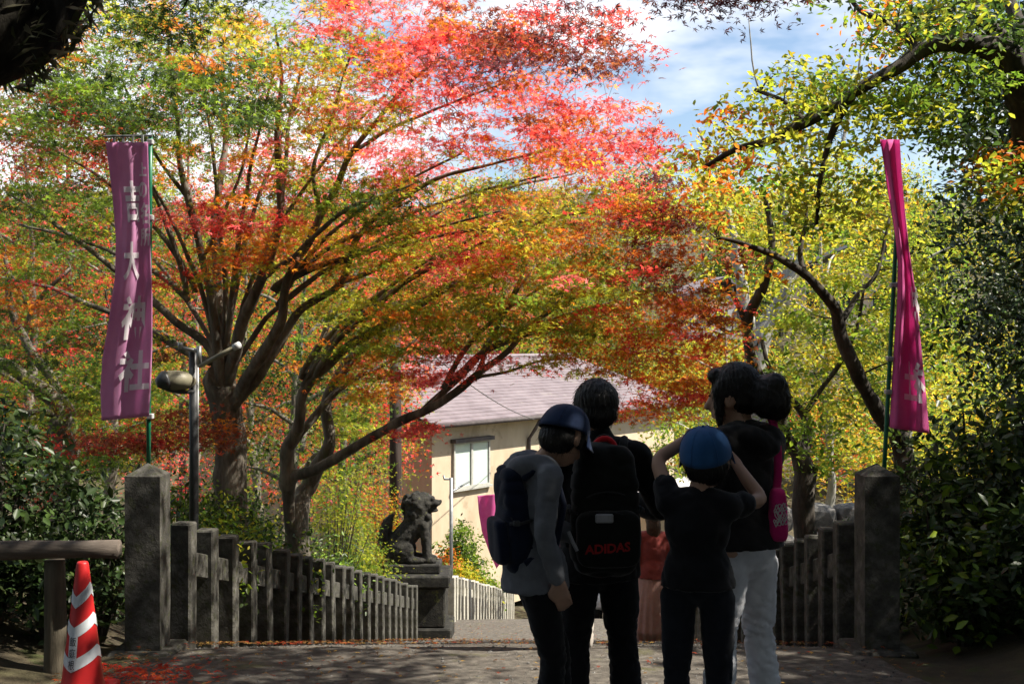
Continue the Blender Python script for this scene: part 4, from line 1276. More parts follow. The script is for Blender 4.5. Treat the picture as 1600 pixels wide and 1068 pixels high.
# boy in blue cap raising his arms to his face
p3, J3, L3 = person('person', 'child in blue cap and black T-shirt, both arms raised to face', place(1090, 4.8), R(-12), 1.50,
    dict(pelvis=(0, 0, .575), waist=(0, 0, .645), head=(.022, .035, .905), neckb=(.005, 0, .80), chest=(0, 0, .715), shl=(-.078, 0, .785), shr=(.086, 0, .778), ell=(-.115, .085, .895), wrl=(-.02, .15, .965), elr=(.17, .10, .79), wrr=(.10, .16, .885),
         _handl=(Vector((.6, .25, -.15)), Vector((.2, -.6, -.6)), .45), _handr=(Vector((-.5, .25, .35)), Vector((-.3, -.7, 0)), .45), _hrot=(6, -5, 0),
         knl=(-.058, .01, .28), anl=(-.06, 0, .045), knr=(.058, .012, .28), anr=(.065, 0, .045)),
    dict(top=M['black_tee'], topname='t_shirt', top_e=.016, sleeve=.22, hem=.02, shoulder=.09, legs=M['navy_trousers'], hair='cap', fly=350, cap=M['blue_cap'], build=.77, headscale=1.22, flare=.014), voxel=.0085)
# woman with bun and white jeans
p4, J4, L4 = person('person', 'person with large hair bun, black hooded top and white jeans', place(1162, 5.35), R(38), 1.73,
    dict(head=(-.008, .03, .93), _hrot=(-4, 0, 24), elr=(.14, .03, .64), wrr=(.10, .14, .56), ell=(-.14, .03, .64), wrl=(-.09, .15, .57),
         knl=(-.07, .02, .285), anl=(-.085, .03, .045), knr=(.06, .0, .285), anr=(.075, -.02, .045)),
    dict(top=M['black_hoodie'], topname='hooded_top', hood=True, hem=-.012, shoulder=.1, legs=M['white_jeans'], wr=1.7, hair='bun', fly=1100, build=.93, top_e=.02, flare=.014, cvoxel=.012, headscale=1.12))
# walkers further down
p5, _, _ = person('person', 'person in rust top and long dusty pink skirt walking down the path', place(1020, 14.3), R(3), 1.60,
    dict(elr=(.13, .0, .64), wrr=(.13, .03, .5)), dict(top=M['rust_top'], skirt=M['dusty_skirt'], topname='blouse', hair='long', hairmat=M['hair_brown'], cvoxel=.02), voxel=.018)
p6, _, _ = person('person', 'person in plum top and beige trousers standing beyond the grey hoodie', place(903, 7.4), R(172), 1.30,
    dict(knr=(.075, .01, .285), anr=(.11, .0, .045), knl=(-.03, .02, .285), anl=(-.03, .0, .045), _hrot=(-20, 0, 0)), dict(top=M['plum_top'], topname='blouse', legs=M['beige_trousers'], hair='short', cvoxel=.014, flare=.02, sleeve=.9), voxel=.016)
p7, _, _ = person('person', 'person with dark hair further ahead of the long dusty skirt', place(1003, 17.2), R(0), 1.62,
    dict(), dict(top=M['black_jacket'], topname='jacket', legs=M['black_trousers'], hair='short', cvoxel=.024), voxel=.02)

# ------------------------------------------------------------------ backpacks and bag
def box_solid(mb, c, r, p=.42, n=18, rot=None, taper=0.0):
    vs = []; fs = []
    for i in range(n + 1):
        ph = -math.pi / 2 + math.pi * i / n
        for k in range(2 * n):
            th = 2 * math.pi * k / (2 * n)
            def sp(v): return math.copysign(abs(v) ** p, v)
            z = sp(math.sin(ph))
            t = 1 - taper * (z * .5 + .5)
            v = Vector((r[0] * sp(math.cos(ph)) * sp(math.cos(th)) * t, r[1] * sp(math.cos(ph)) * sp(math.sin(th)) * t, r[2] * z))
            vs.append((rot @ v if rot is not None else v) + Vector(c))
    m = 2 * n
    for i in range(n):
        for k in range(m):
            k2 = (k + 1) % m
            fs.append((i * m + k, i * m + k2, (i + 1) * m + k2, (i + 1) * m + k))
    mb.add(vs, fs)
def pack(root, H, cz, w, d, h, back, mat, label, tilt=0.0, straps=True):
    """a backpack at the wearer's back; its own thing at the wearer's place"""
    r = empty('backpack', root.location, root.rotation_euler.z, label, 'backpack')
    rot = Matrix.Rotation(tilt, 3, 'X')
    mb = MB()
    box_solid(mb, (0, back - d, cz), (w, d, h), .5, rot=rot, taper=.16)
    body = fuse(mb, 'pack_body', mat, r, .013, 3, lambda p: .010 * mnoise.noise(p * 6) - .010 * max(0, 1 - 4.5 * abs(mnoise.noise(Vector((p.x * 6, p.y * 6, p.z * 13))))) )
    mb = MB(); box_solid(mb, Vector((0, back - 2 * d + .005, cz - h * .38)), (w * .84, d * .42, h * .42), .4, rot=rot)
    fuse(mb, 'front_pocket', mat, r, .012, 2, lambda p: .005 * mnoise.noise(p * 15))
    for (zz, ww, yy) in ((cz + h * .30, w * .86, back - 2 * d + .012), (cz + h * .02, w * .80, back - 2 * d - d * .30)):
        pts = [Vector((ww * math.sin(t), yy + .03 * abs(math.sin(t)) ** 3, zz + h * .34 * math.cos(t) - h * .34)) for t in np.linspace(-1.45, 1.45, 17)]
        zm = MB(); zm.tube(pts, .0035, 6); zm.build('zip', M['zip'], r, True)
    for s in (-1, 1):
        zm = MB(); zm.tube([Vector((s * w * .78, back - 2 * d + .03, cz - h * .02)), Vector((s * w * 1.01, back - d, cz)), Vector((s * w * .9, back - .02, cz + .01))], .008, 6); zm.build('side_strap', M['zip'], r, True)
        zm = MB(); zm.box((s * w * .97, back - d - .02, cz), (.018, .03, .024), bevel=.004); zm.build('buckle', M['metal_dark'], r)
    zm = MB(); zm.tube([Vector((.045 * math.cos(t), back - d * .7, cz + h * .93 + .05 * math.sin(t))) for t in np.linspace(0, math.pi, 9)], .008, 6); zm.build('grab_handle', mat, r, True)
    return r, rot
b1, rot1 = pack(p1, 1.60, 1.62 * .675, .135, .072, .235, -.035, M['navy_pack'], 'navy backpack worn over the grey hoodie', R(6))
for s in (-1, 1):
    mb = MB(); mb.tube([Vector((s * .09, -.09, 1.27)), Vector((s * .10, -.02, 1.325)), Vector((s * .105, .05, 1.28)), Vector((s * .11, .085, 1.16)), Vector((s * .12, .05, 1.0)), Vector((s * .12, -.09, .92))], .016, 8)
    mb.build('strap', M['navy_pack'], b1, True)
b2, rot2 = pack(p2, 1.68, 1.68 * .68, .17, .10, .30, -.085, M['black_pack'], 'black backpack with red lettering and red top loop')
for s in (-1, 1):
    mb = MB(); mb.tube([Vector((s * .085, -.13, 1.385)), Vector((s * .11, -.05, 1.445)), Vector((s * .12, .04, 1.40)), Vector((s * .125, .09, 1.28)), Vector((s * .15, .03, 1.06)), Vector((s * .15, -.12, .97))], .02, 8)
    mb.build('strap', M['black_pack'], b2, True)
mb = MB(); mb.tube([Vector((.055 * math.cos(t), -.155 - .02 * math.sin(t), 1.385 + .075 * math.sin(t))) for t in np.linspace(-.5, math.pi + .5, 14)], .014, 8); mb.build('top_loop', M['red_web'], b2, True)
mb = MB(); box_solid(mb, (0.0, -.158, 1.40), (.035, .018, .028)); mb.build('zip_pull', M['red_web'], b2, True)
b2.location.z -= .03
yb = -.085 - .20 + .005 - .10 * .42
mb = MB(); mb.box((-.025, -.330, 1.125), (.08, .014, .04), bevel=.006); mb.build('patch', M['grey_patch'], b2)
vs, fs = text_mesh('ADIDAS', bold=.03); q = centred(vs, .20, .042)
mb = MB(); mb.add([Vector((a - .01, yb - .012 + .9 * a * a, .995 + c + .06 * a)) for a, c in q], fs); mb.build('lettering', M['red_print'], b2)
mb = MB(); mb.tube([Vector((-.175, yb + .05, 1.06)), Vector((-.16, yb + .03, 1.02)), Vector((-.14, yb + .02, .98))], .009, 6); mb.build('side_cord', M['grey_patch'], b2)

bag = empty('shoulder_bag', p4.location, 0, 'magenta shoulder bag with white script print on the white jeans wearer', 'bag')
# bag hangs at the wearer's right side
bx = Vector(((1213 - 800) * 5.3 / F, 5.3, 0)) - p4.location
bzc = -(802 - 534) * 5.3 / F - p4.location.z
mb = MB(); box_solid(mb, (bx.x, -.05, bzc), (.047, .085, .125), .4, taper=.22)
bb = fuse(mb, 'bag_body', M['pink_bag'], bag, .010, 2, lambda p: .004 * mnoise.noise(p * 18))
mb = MB(); sp_ = [Vector((bx.x - .045, .05, bzc + .47)), Vector((bx.x - .02, -.03, bzc + .44)), Vector((bx.x + .0, -.06, bzc + .33)), Vector((bx.x + .008, -.05, bzc + .2)), Vector((bx.x + .0, -.05, bzc + .1))]
chain(mb, sp_, [(.008, .02)] * 5, side=Vector((0, 1, 0)) , n=10)
mb.build('strap', M['pink_bag'], bag, True)
for dz, ww, fr in ((.035, .027, 9), (.003, .023, 7), (-.03, .029, 10)):
    mb = MB()
    pts = [Vector((bx.x - ww + 2 * ww * t + .008 * math.cos(t * fr * 6), -.139, bzc + dz + .017 * math.sin(t * fr * 6 * .8 + dz * 50) + .012 * t)) for t in np.linspace(0, 1, 46)]
    mb.tube(pts, .0022, 5); mb.build('script_print', M['white_print'], bag)

# ------------------------------------------------------------------ the red maple beside the fence
def gbase(px, d): 
    x = (px - 800) * d / F
    return (x, d, ground(x, d))
t1 = Tree('maple_tree', 'many-stemmed maple with red, orange and green leaves behind the long stone fence', gbase(358, 11.2))
bz = Vector(t1.base)
t1.limb([(bz.x + .02, bz.y, bz.z - .3, .24), (bz.x + .01, bz.y, bz.z + .1, .19), *[(*PX(a, b, d), w * d / F) for a, b, d, w in ((360, 770, 11.2, 27), (356, 700, 11.2, 23), (350, 640, 11.15, 25), (346, 590, 11.1, 25))]], n=14)
def T(pts, k=.58, **kw): t1.limbpx([(a, b, d, w * k) for a, b, d, w in pts], **kw)
T([(372, 775, 11.25, 13), (380, 700, 11.3, 13), (368, 640, 11.2, 16), (360, 600, 11.15, 16)])
T([(346, 610, 11.1, 18), (338, 540, 11.0, 14), (330, 470, 10.9, 12), (318, 400, 10.8, 11), (300, 320, 10.7, 10), (282, 250, 10.6, 8), (276, 190, 10.5, 6), (268, 120, 10.4, 4), (262, 60, 10.3, 2.5)])
T([(348, 600, 11.1, 18), (345, 520, 11.2, 15), (340, 440, 11.3, 13), (338, 350, 11.4, 11), (346, 270, 11.5, 9), (352, 200, 11.6, 7), (346, 130, 11.6, 5), (350, 60, 11.7, 3)])
T([(352, 610, 11.1, 20), (374, 520, 10.9, 17), (408, 440, 10.7, 15), (432, 360, 10.6, 12), (440, 280, 10.5, 10), (432, 200, 10.4, 7), (440, 120, 10.3, 5), (430, 40, 10.2, 3)])
T([(356, 625, 11.1, 20), (395, 570, 10.9, 16), (436, 500, 10.7, 13), (452, 430, 10.6, 11), (486, 370, 10.4, 10), (520, 300, 10.3, 9), (546, 240, 10.2, 8), (592, 180, 10.1, 6), (640, 130, 10.0, 5), (690, 90, 9.9, 3)])
T([(436, 340, 10.6, 8), (446, 260, 10.7, 6), (452, 190, 10.8, 5), (470, 110, 10.8, 3.5), (500, 40, 10.8, 2.5)])
T([(486, 370, 10.4, 8), (500, 330, 10.3, 6.5), (490, 260, 10.2, 5), (520, 180, 10.1, 4), (540, 110, 10.0, 3), (570, 40, 9.9, 2)])
T([(360, 640, 11.1, 18), (405, 585, 11.0, 14), (435, 535, 11.0, 12), (472, 480, 10.9, 11), (530, 440, 10.8, 9), (556, 380, 10.7, 8), (600, 330, 10.6, 7), (680, 280, 10.5, 6), (760, 260, 10.4, 4.5), (850, 235, 10.3, 3)])
T([(530, 440, 10.8, 8), (600, 410, 10.9, 7), (660, 350, 11.0, 6), (730, 310, 11.1, 5), (810, 290, 11.2, 4), (900, 270, 11.3, 2.5)])
T([(546, 240, 10.2, 6), (610, 200, 10.3, 5), (680, 170, 10.4, 4), (760, 140, 10.5, 3), (840, 110, 10.5, 2)])
T([(346, 590, 11.1, 17), (318, 535, 11.2, 12), (272, 502, 11.2, 11), (236, 470, 11.2, 10), (180, 420, 11.1, 8), (112, 368, 11.0, 6), (60, 330, 11.0, 4), (10, 300, 11.0, 3)])
T([(330, 565, 11.1, 12), (270, 540, 11.3, 9), (200, 500, 11.4, 8), (130, 470, 11.5, 7), (60, 445, 11.6, 5), (-20, 430, 11.7, 3)])
T([(300, 320, 10.7, 7), (262, 270, 10.6, 5), (222, 200, 10.5, 4), (190, 120, 10.4, 3)])
T([(318, 400, 10.8, 6), (350, 330, 10.6, 5), (380, 260, 10.5, 4), (392, 180, 10.4, 3)])
T([(408, 440, 10.7, 9), (460, 400, 10.3, 7), (510, 350, 9.9, 6), (560, 320, 9.6, 5), (640, 290, 9.3, 3)])
def fan(tree, start, ends, w0=7.0, w1=1.8):
    for (ex, ey, ed) in ends:
        sx, sy, sdp = start[0] + random.uniform(-10, 10), start[1] + random.uniform(-30, 10), start[2]
        dx, dy, dd = ex - sx, ey - sy, ed - sdp
        tree.limbpx([(sx, sy, sdp, w0), (sx + dx * .18, sy + dy * .34, sdp + dd * .25, w0 * .85), (sx + dx * .42, sy + dy * .60, sdp + dd * .5, w0 * .65), (sx + dx * .70, sy + dy * .82, sdp + dd * .75, w0 * .45), (ex, ey, ed, w1)], n=7, wob=.2)
fan(t1, (352, 590, 11.1), [(210, 250, 10.4), (250, 120, 11.2), (310, 90, 10.6), (395, 60, 11.4), (470, 150, 11.2), (520, 90, 10.2), (600, 150, 10.9), (640, 230, 11.4), (690, 330, 10.9), (560, 250, 10.4), (150, 330, 11.6), (90, 250, 11.4), (430, 110, 10.0), (730, 200, 10.6)][::2], 5)
fan(t1, (430, 470, 10.8), [(640, 380, 10.3), (780, 330, 10.0), (860, 270, 10.4), (720, 240, 10.2), (930, 330, 10.1)], 4.5)
fan(t1, (300, 470, 11.0), [(60, 220, 10.6), (140, 160, 10.2), (30, 350, 11.2)], 5)
blobs1 = [
    # cx, cy, sx, sy, depth, spread, n, palette
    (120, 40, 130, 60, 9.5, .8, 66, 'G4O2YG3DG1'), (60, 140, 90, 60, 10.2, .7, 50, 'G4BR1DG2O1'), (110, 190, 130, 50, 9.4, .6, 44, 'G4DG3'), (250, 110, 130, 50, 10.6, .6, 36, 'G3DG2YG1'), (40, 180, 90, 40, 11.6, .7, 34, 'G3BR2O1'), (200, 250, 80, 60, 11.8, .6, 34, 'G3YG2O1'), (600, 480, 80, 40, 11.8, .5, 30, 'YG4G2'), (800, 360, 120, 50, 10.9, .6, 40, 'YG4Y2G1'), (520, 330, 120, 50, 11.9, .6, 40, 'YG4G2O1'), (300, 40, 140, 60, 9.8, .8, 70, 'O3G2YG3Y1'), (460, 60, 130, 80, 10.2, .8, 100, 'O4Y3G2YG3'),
    (600, 30, 110, 60, 10.0, .7, 72, 'P3R4O1'), (680, 110, 110, 70, 10.1, .7, 80, 'P3R3O1'), (560, 150, 110, 80, 10.3, .8, 80, 'O3YG3P2Y1G1'),
    (760, 60, 110, 70, 9.4, .6, 70, 'R2BR4V2O1'), (880, 60, 130, 70, 8.8, .5, 80, 'V4BR4R1'), (800, 180, 120, 70, 10.0, .7, 76, 'R3O3P2BR1'),  # V paints the shade of these silhouetted sprays
    (900, 190, 90, 90, 9.9, .7, 58, 'R3P2O2'), (960, 250, 70, 100, 9.8, .6, 62, 'R3P3O1'), (860, 300, 130, 70, 10.2, .8, 74, 'YG3O2Y2G1'),
    (960, 370, 110, 60, 10.0, .7, 58, 'YG3O3BR1G1'), (700, 300, 120, 80, 10.5, .8, 70, 'YG3O2Y1G1P2'), (600, 260, 90, 60, 11.6, .7, 60, 'P5R1'),
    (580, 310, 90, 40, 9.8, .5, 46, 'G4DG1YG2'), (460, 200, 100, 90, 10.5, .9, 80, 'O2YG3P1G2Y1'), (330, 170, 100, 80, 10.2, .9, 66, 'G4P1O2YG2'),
    (220, 150, 130, 60, 8.8, .6, 74, 'DG4G3'), (360, 140, 90, 60, 8.9, .6, 54, 'DG3G3O1'), (120, 200, 120, 60, 9.6, .7, 48, 'G2DG2BR2R1'),  # dark green carries the shade on the near sprays
    (80, 260, 120, 50, 11.2, .7, 40, 'P2BR2G2'), (100, 330, 130, 50, 10.8, .8, 58, 'G4YG1DG2'), (60, 430, 110, 50, 11.3, .8, 44, 'G3R2O1YG1'),
    (300, 290, 80, 60, 11.2, .8, 34, 'G2YG2O2R1'), (340, 340, 120, 22, 10.0, .5, 30, 'R3P3'), (440, 390, 130, 40, 10.4, .7, 70, 'O4YG3Y1'),
    (300, 420, 90, 40, 10.9, .7, 34, 'O2R2YG1G1'), (420, 290, 90, 60, 11.3, .8, 46, 'YG2O2P1G1'), (620, 390, 100, 40, 10.2, .7, 50, 'G3YG3O1'),
    (560, 450, 110, 50, 11.0, .8, 52, 'YG3G3O1'), (720, 400, 100, 60, 11.5, .7, 74, 'P4R2O1'), (700, 480, 110, 40, 10.8, .6, 56, 'G3YG3O1'),
    (830, 420, 120, 60, 10.5, .8, 80, 'YG4O2G2Y2P1'), (880, 480, 100, 40, 10.3, .6, 48, 'YG3G2O1R1'),
    (150, 560, 140, 60, 11.4, .8, 54, 'G3DG2YG1BR1'), (60, 520, 100, 60, 11.0, .8, 40, 'G3DG2BR1'), (1010, 420, 70, 60, 9.8, .5, 40, 'O2BR3YG2R1'),
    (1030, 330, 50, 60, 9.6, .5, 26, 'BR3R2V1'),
]
cs, ks = blobs_px(blobs1, .78)
t1.grow(cs)
t1.crown(cs, ks, 38, .18, .080, STAR, M['maple_leaf'], tilt=.55, zflat=.24)
t1.finish(M['bark'])

t2 = Tree('maple_tree', 'leaning maple with sunlit pale trunk foot and low arching limb over the shrubs', gbase(462, 12.4))
bz = Vector(t2.base)
def T(pts, k=.64, **kw): t2.limbpx([(a, b, d, w * k) for a, b, d, w in pts], **kw)
t2.limb([(bz.x - .02, bz.y, bz.z - .3, .17), (bz.x, bz.y, bz.z + .05, .14), *[(*PX(a, b, d), w * d / F) for a, b, d, w in ((466, 800, 12.4, 15), (484, 760, 12.4, 14), (500, 725, 12.4, 12), (512, 690, 12.4, 10), (514, 650, 12.4, 9), (520, 610, 12.4, 8), (548, 560, 12.4, 8), (600, 520, 12.4, 6), (640, 470, 12.4, 4))]], n=12)
t2.limb([(bz.x - .10, bz.y - .05, bz.z - .3, .13), (bz.x - .09, bz.y - .05, bz.z + .1, .10), *[(*PX(a, b, d), w * d / F) for a, b, d, w in ((452, 790, 12.3, 9), (446, 750, 12.2, 13), (452, 700, 12.1, 11), (466, 650, 12.0, 9), (486, 600, 11.9, 8), (540, 545, 11.7, 7.5), (600, 505, 11.5, 7), (680, 460, 11.3, 6), (750, 430, 11.1, 6), (800, 390, 11.0, 5), (850, 340, 10.9, 3))]], n=12)
T([(444, 752, 12.2, 17), (490, 735, 12.0, 13), (560, 695, 11.7, 12), (640, 655, 11.4, 11), (700, 622, 11.2, 10), (742, 592, 11.1, 9), (790, 548, 11.0, 7), (840, 500, 10.9, 6), (900, 462, 10.8, 5), (980, 435, 10.7, 4), (1040, 400, 10.6, 2.5)], n=12)
T([(650, 650, 11.4, 9), (700, 605, 11.4, 8), (746, 560, 11.4, 7), (772, 520, 11.4, 6), (800, 460, 11.4, 5), (830, 400, 11.4, 3)])
T([(742, 592, 11.1, 7), (758, 555, 11.0, 5), (780, 505, 10.9, 4), (806, 460, 10.8, 3), (836, 415, 10.8, 2)])
T([(746, 590, 11.1, 5), (790, 582, 11.0, 4), (840, 565, 10.9, 3), (900, 560, 10.8, 2)])
T([(452, 700, 12.1, 12), (500, 640, 12.2, 9), (540, 600, 12.3, 7), (600, 570, 12.4, 5), (650, 530, 12.4, 3)])
T([(466, 650, 12.0, 9), (480, 600, 12.2, 7), (500, 540, 12.4, 6), (520, 480, 12.5, 4), (560, 420, 12.6, 3)])
T([(486, 600, 11.9, 8), (520, 540, 11.6, 7), (590, 480, 11.3, 6), (660, 420, 11.1, 5), (740, 370, 10.9, 4), (800, 330, 10.8, 3)])
fan(t2, (480, 610, 11.9), [(640, 440, 11.6), (720, 380, 11.3), (580, 420, 12.2), (820, 350, 11.0)], 6)
fan(t2, (700, 620, 11.2), [(900, 500, 10.7), (960, 470, 10.6), (860, 440, 10.8)], 5)
blobs2 = [
    (640, 520, 120, 40, 11.6, .6, 66, 'G3YG3O1'), (560, 560, 100, 40, 12.2, .6, 44, 'YG2O2G2'), (590, 590, 60, 40, 12.0, .4, 32, 'O4R1YG1'),
    (665, 590, 60, 14, 11.4, .3, 20, 'P3R3'), (655, 672, 40, 12, 11.3, .3, 12, 'P3R3'), (715, 560, 60, 16, 11.0, .3, 12, 'R3P2'),
    (780, 500, 100, 40, 10.9, .5, 56, 'YG3G3O1'), (900, 520, 120, 30, 10.6, .5, 56, 'YG3O2R1G1'), (1000, 490, 90, 40, 10.5, .5, 44, 'O3YG2R1'),
    (930, 560, 90, 26, 10.4, .4, 28, 'YG3O2'), (1050, 560, 70, 50, 10.6, .5, 50, 'O4R2YG1'), (1070, 620, 50, 30, 10.7, .4, 26, 'O3R3'),
    (1000, 640, 60, 22, 11.0, .4, 20, 'O2R2YG1'), (860, 430, 120, 40, 10.9, .5, 48, 'YG3G2P1O1'), (760, 400, 100, 40, 11.4, .5, 42, 'P2R2YG2'),
    (680, 440, 90, 40, 11.9, .5, 36, 'O2YG3G1'), (1080, 480, 50, 40, 10.4, .4, 24, 'O3BR2'), (520, 500, 90, 60, 12.6, .5, 34, 'YG3G3'),
    (560, 660, 50, 40, 12.8, .4, 26, 'YG3G2'), (830, 560, 40, 20, 11.0, .3, 7, 'R2YG1'), (1120, 520, 40, 60, 10.6, .4, 26, 'O3R2YG1'),
]
cs, ks = blobs_px(blobs2, .85)
t2.grow(cs)
t2.crown(cs, ks, 36, .18, .078, STAR, M['maple_leaf'], tilt=.55, zflat=.24)
t2.finish(M['bark'])

# a third maple at the left edge
t3 = Tree('maple_tree', 'slender maple with bent stems behind the log rail hedge', gbase(105, 12.0))
bz = Vector(t3.base); T = t3.limbpx
t3.limb([(bz.x, bz.y, bz.z - .3, .16), (bz.x, bz.y, bz.z + .2, .13), (*PX(103, 700, 12), .12), (*PX(100, 650, 12), .12)], n=10)
T([(100, 650, 12, 18), (82, 615, 12, 14), (40, 590, 11.9, 11), (0, 562, 11.8, 9), (-60, 530, 11.7, 7)])
T([(100, 645, 12, 11), (84, 600, 12, 8), (50, 555, 12, 7), (26, 510, 12, 6), (14, 465, 12, 5), (8, 400, 12, 3)])
T([(100, 640, 12, 8), (70, 580, 12.2, 6), (40, 530, 12.3, 5), (60, 470, 12.3, 4), (110, 420, 12.3, 3)])
T([(95, 650, 12, 7), (60, 645, 11.8, 5), (20, 655, 11.7, 4), (-20, 690, 11.6, 3)])
cs, ks = blobs_px([(60, 610, 120, 50, 11.9, .6, 40, 'G3DG2YG2'), (150, 640, 130, 40, 12.2, .5, 50, 'YG2G3BR1'), (100, 720, 140, 26, 11.4, .4, 50, 'G3DG2YG1'),
    (250, 690, 130, 16, 10.4, .3, 30, 'BR4R2'), (130, 690, 90, 14, 10.0, .3, 14, 'BR3R3'), (20, 770, 60, 16, 10.6, .3, 16, 'R2O1G1'), (300, 660, 70, 20, 10.2, .3, 18, 'BR4R1O1'),
    (40, 380, 90, 60, 12.6, .5, 26, 'G3R2'), (200, 590, 80, 50, 12.6, .5, 30, 'G3YG2'), (30, 480, 60, 40, 12.4, .5, 20, 'G2O1R1')])
t3.grow(cs)
t3.crown(cs, ks, 34, .18, .08, STAR, M['maple_leaf'], tilt=.6)
t3.finish(M['bark'])

# near tree whose thick limb crosses the top left corner
t4 = Tree('broadleaf_tree', 'thick dark trunk and limb hanging into the top left corner', (-3.6, 3.3, ground(-3.6, 3.3)))
t4.limb([(-3.6, 3.3, -2.0, .42), (-3.45, 3.4, -.6, .36), (-3.1, 3.7, .6, .30), (*PX(-160, 60, 3.9), .27), (*PX(-40, 40, 4.0), .24), (*PX(45, 15, 4.1), .20), (*PX(75, -60, 4.2), .17), (*PX(110, -200, 4.4), .13), (*PX(240, -330, 4.8), .09), (*PX(420, -420, 5.4), .05)], n=16, wob=.05)
t4.limb([(*PX(75, -60, 4.2), .1), (*PX(160, -90, 4.9), .07), (*PX(260, -60, 5.8), .05), (*PX(330, -20, 6.4), .03)], n=10)
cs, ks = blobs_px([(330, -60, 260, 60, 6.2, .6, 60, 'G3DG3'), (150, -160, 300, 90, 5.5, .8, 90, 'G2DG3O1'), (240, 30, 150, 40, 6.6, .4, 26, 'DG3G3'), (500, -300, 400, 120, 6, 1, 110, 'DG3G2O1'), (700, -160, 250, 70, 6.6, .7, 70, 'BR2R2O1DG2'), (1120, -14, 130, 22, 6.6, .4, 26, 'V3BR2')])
P = []; NN = []
for k in range(520):
    t = random.random(); a = PX(-30, 50, 4.0); b = PX(60, 5, 4.12); c = PX(90, -60, 4.2)
    ctr = a * (1 - t) ** 2 + b * 2 * t * (1 - t) + c * t * t
    ax = ((b - a) * (1 - t) + (c - b) * t).normalized()
    u = Vector((random.gauss(0, 1), random.gauss(0, 1), random.gauss(0, 1))); u = (u - ax * u.dot(ax)).normalized()
    P.append(ctr + u * (.235 - .06 * t) - t4.base); NN.append(u.cross(ax) + Vector((random.gauss(0, .4), random.gauss(0, .4), random.gauss(0, .4))))
n = len(P)
me = leaf_mesh('moss', np.array(P), rng.uniform(.04, .11, n), np.array(NN), np.array([(.10, .10, .06), (.16, .15, .10), (.05, .06, .025)])[rng.integers(0, 3, n)], BLADE, M['leaf'])
o = link('moss', me, None, t4.root); o['kind'] = 'stuff'
t4.grow(cs, rmax=.03)
t4.crown(cs, ks, 34, .2, .068, STAR, M['maple_leaf'], tilt=.5)
t4.finish(M['bark_black'])

# ------------------------------------------------------------------ right hand trees
t5 = Tree('broadleaf_tree', 'dark trunk arching a long bare limb over the pink banner', (4.55, 9.6, ground(4.55, 9.6)))
bz = Vector(t5.base); T = t5.limbpx
t5.limb([(bz.x + .05, bz.y, bz.z - .3, .26), (bz.x, bz.y, bz.z + .6, .21), (4.62, 9.5, -.4, .19), (*PX(1640, 330, 9.4), .17), (*PX(1622, 190, 9.3), .16), (*PX(1590, 125, 9.2), .15), (*PX(1545, 85, 9.1), .095), (*PX(1490, 72, 9.0), .075), (*PX(1440, 82, 9.0), .062), (*PX(1390, 112, 9.0), .052), (*PX(1330, 150, 9.0), .044), (*PX(1260, 190, 9.0), .045), (*PX(1200, 216, 9.0), .035), (*PX(1150, 232, 9.1), .025), (*PX(1100, 262, 9.2), .016)], n=12)
T([(1590, 125, 9.2, 24), (1560, 70, 9.3, 18), (1535, 30, 9.3, 15), (1522, -20, 9.4, 13), (1500, -90, 9.5, 9)])
T([(1330, 150, 9.0, 9), (1312, 190, 9.0, 7), (1295, 230, 9.0, 5), (1280, 290, 9.0, 4), (1276, 350, 9.1, 2.5)])
T([(1440, 82, 9, 8), (1400, 40, 9.2, 6), (1350, 20, 9.3, 4), (1322, -10, 9.4, 3)])
T([(1260, 190, 9.0, 6), (1225, 160, 9.2, 4), (1180, 140, 9.4, 3)])
T([(1622, 190, 9.3, 16), (1600, 60, 9.8, 12), (1560, -20, 10.2, 9)])
cs, ks = blobs_px([(1500, 40, 120, 60, 9.6, .7, 60, 'G3YG2DG3'), (1430, 40, 110, 50, 9.4, .6, 40, 'YG3G3O1'), (1520, 150, 90, 60, 9.6, .6, 46, 'G2DG3YG1'), (1400, 150, 90, 50, 9.3, .6, 34, 'YG3G3'),
    (1270, 130, 90, 40, 9.4, .5, 28, 'YG3G2Y1'), (1180, 190, 60, 30, 9.5, .5, 12, 'YG3O1G1'), (1300, 200, 110, 60, 9.4, .5, 36, 'YG4G2'), (1120, 250, 60, 30, 9.6, .5, 14, 'YG3O1'),
    (1570, 270, 60, 60, 9.3, .4, 28, 'O2YG2G2'), (1400, -40, 200, 50, 9.4, .7, 50, 'G3DG3'), (1290, 300, 80, 50, 9.6, .5, 20, 'YG4G1'), (1480, 200, 70, 50, 9.9, .5, 20, 'DG3G2')])
t5.grow(cs)
t5.crown(cs, ks, 32, .22, .066, OVAL, M['leaf'], tilt=.65)
t5.finish(M['bark_dark'])

t6 = Tree('broadleaf_tree', 'thin forked tree with yellow green leaves behind the hair bun', gbase(1256, 13.0))
bz = Vector(t6.base); T = t6.limbpx
t6.limb([(bz.x, bz.y, bz.z - .2, .17), (*PX(1252, 735, 13), .115), (*PX(1226, 670, 13), .085), (*PX(1200, 610, 13), .07), (*PX(1178, 555, 13), .065), (*PX(1168, 510, 13), .06), (*PX(1180, 470, 12.9), .06), (*PX(1200, 430, 12.8), .05), (*PX(1205, 360, 12.8), .035), (*PX(1190, 290, 12.8), .02)], n=10)
T([(1250, 720, 13, 12), (1262, 690, 13.1, 9), (1256, 650, 13.2, 7), (1230, 620, 13.2, 5), (1205, 580, 13.3, 4), (1190, 530, 13.4, 3)])
T([(1256, 650, 13.2, 5), (1280, 610, 13.3, 4), (1312, 565, 13.4, 3.5), (1340, 510, 13.4, 3), (1350, 450, 13.4, 2)])
T([(1170, 515, 13, 7), (1155, 480, 13, 5), (1142, 445, 13.1, 4), (1130, 390, 13.2, 3)])
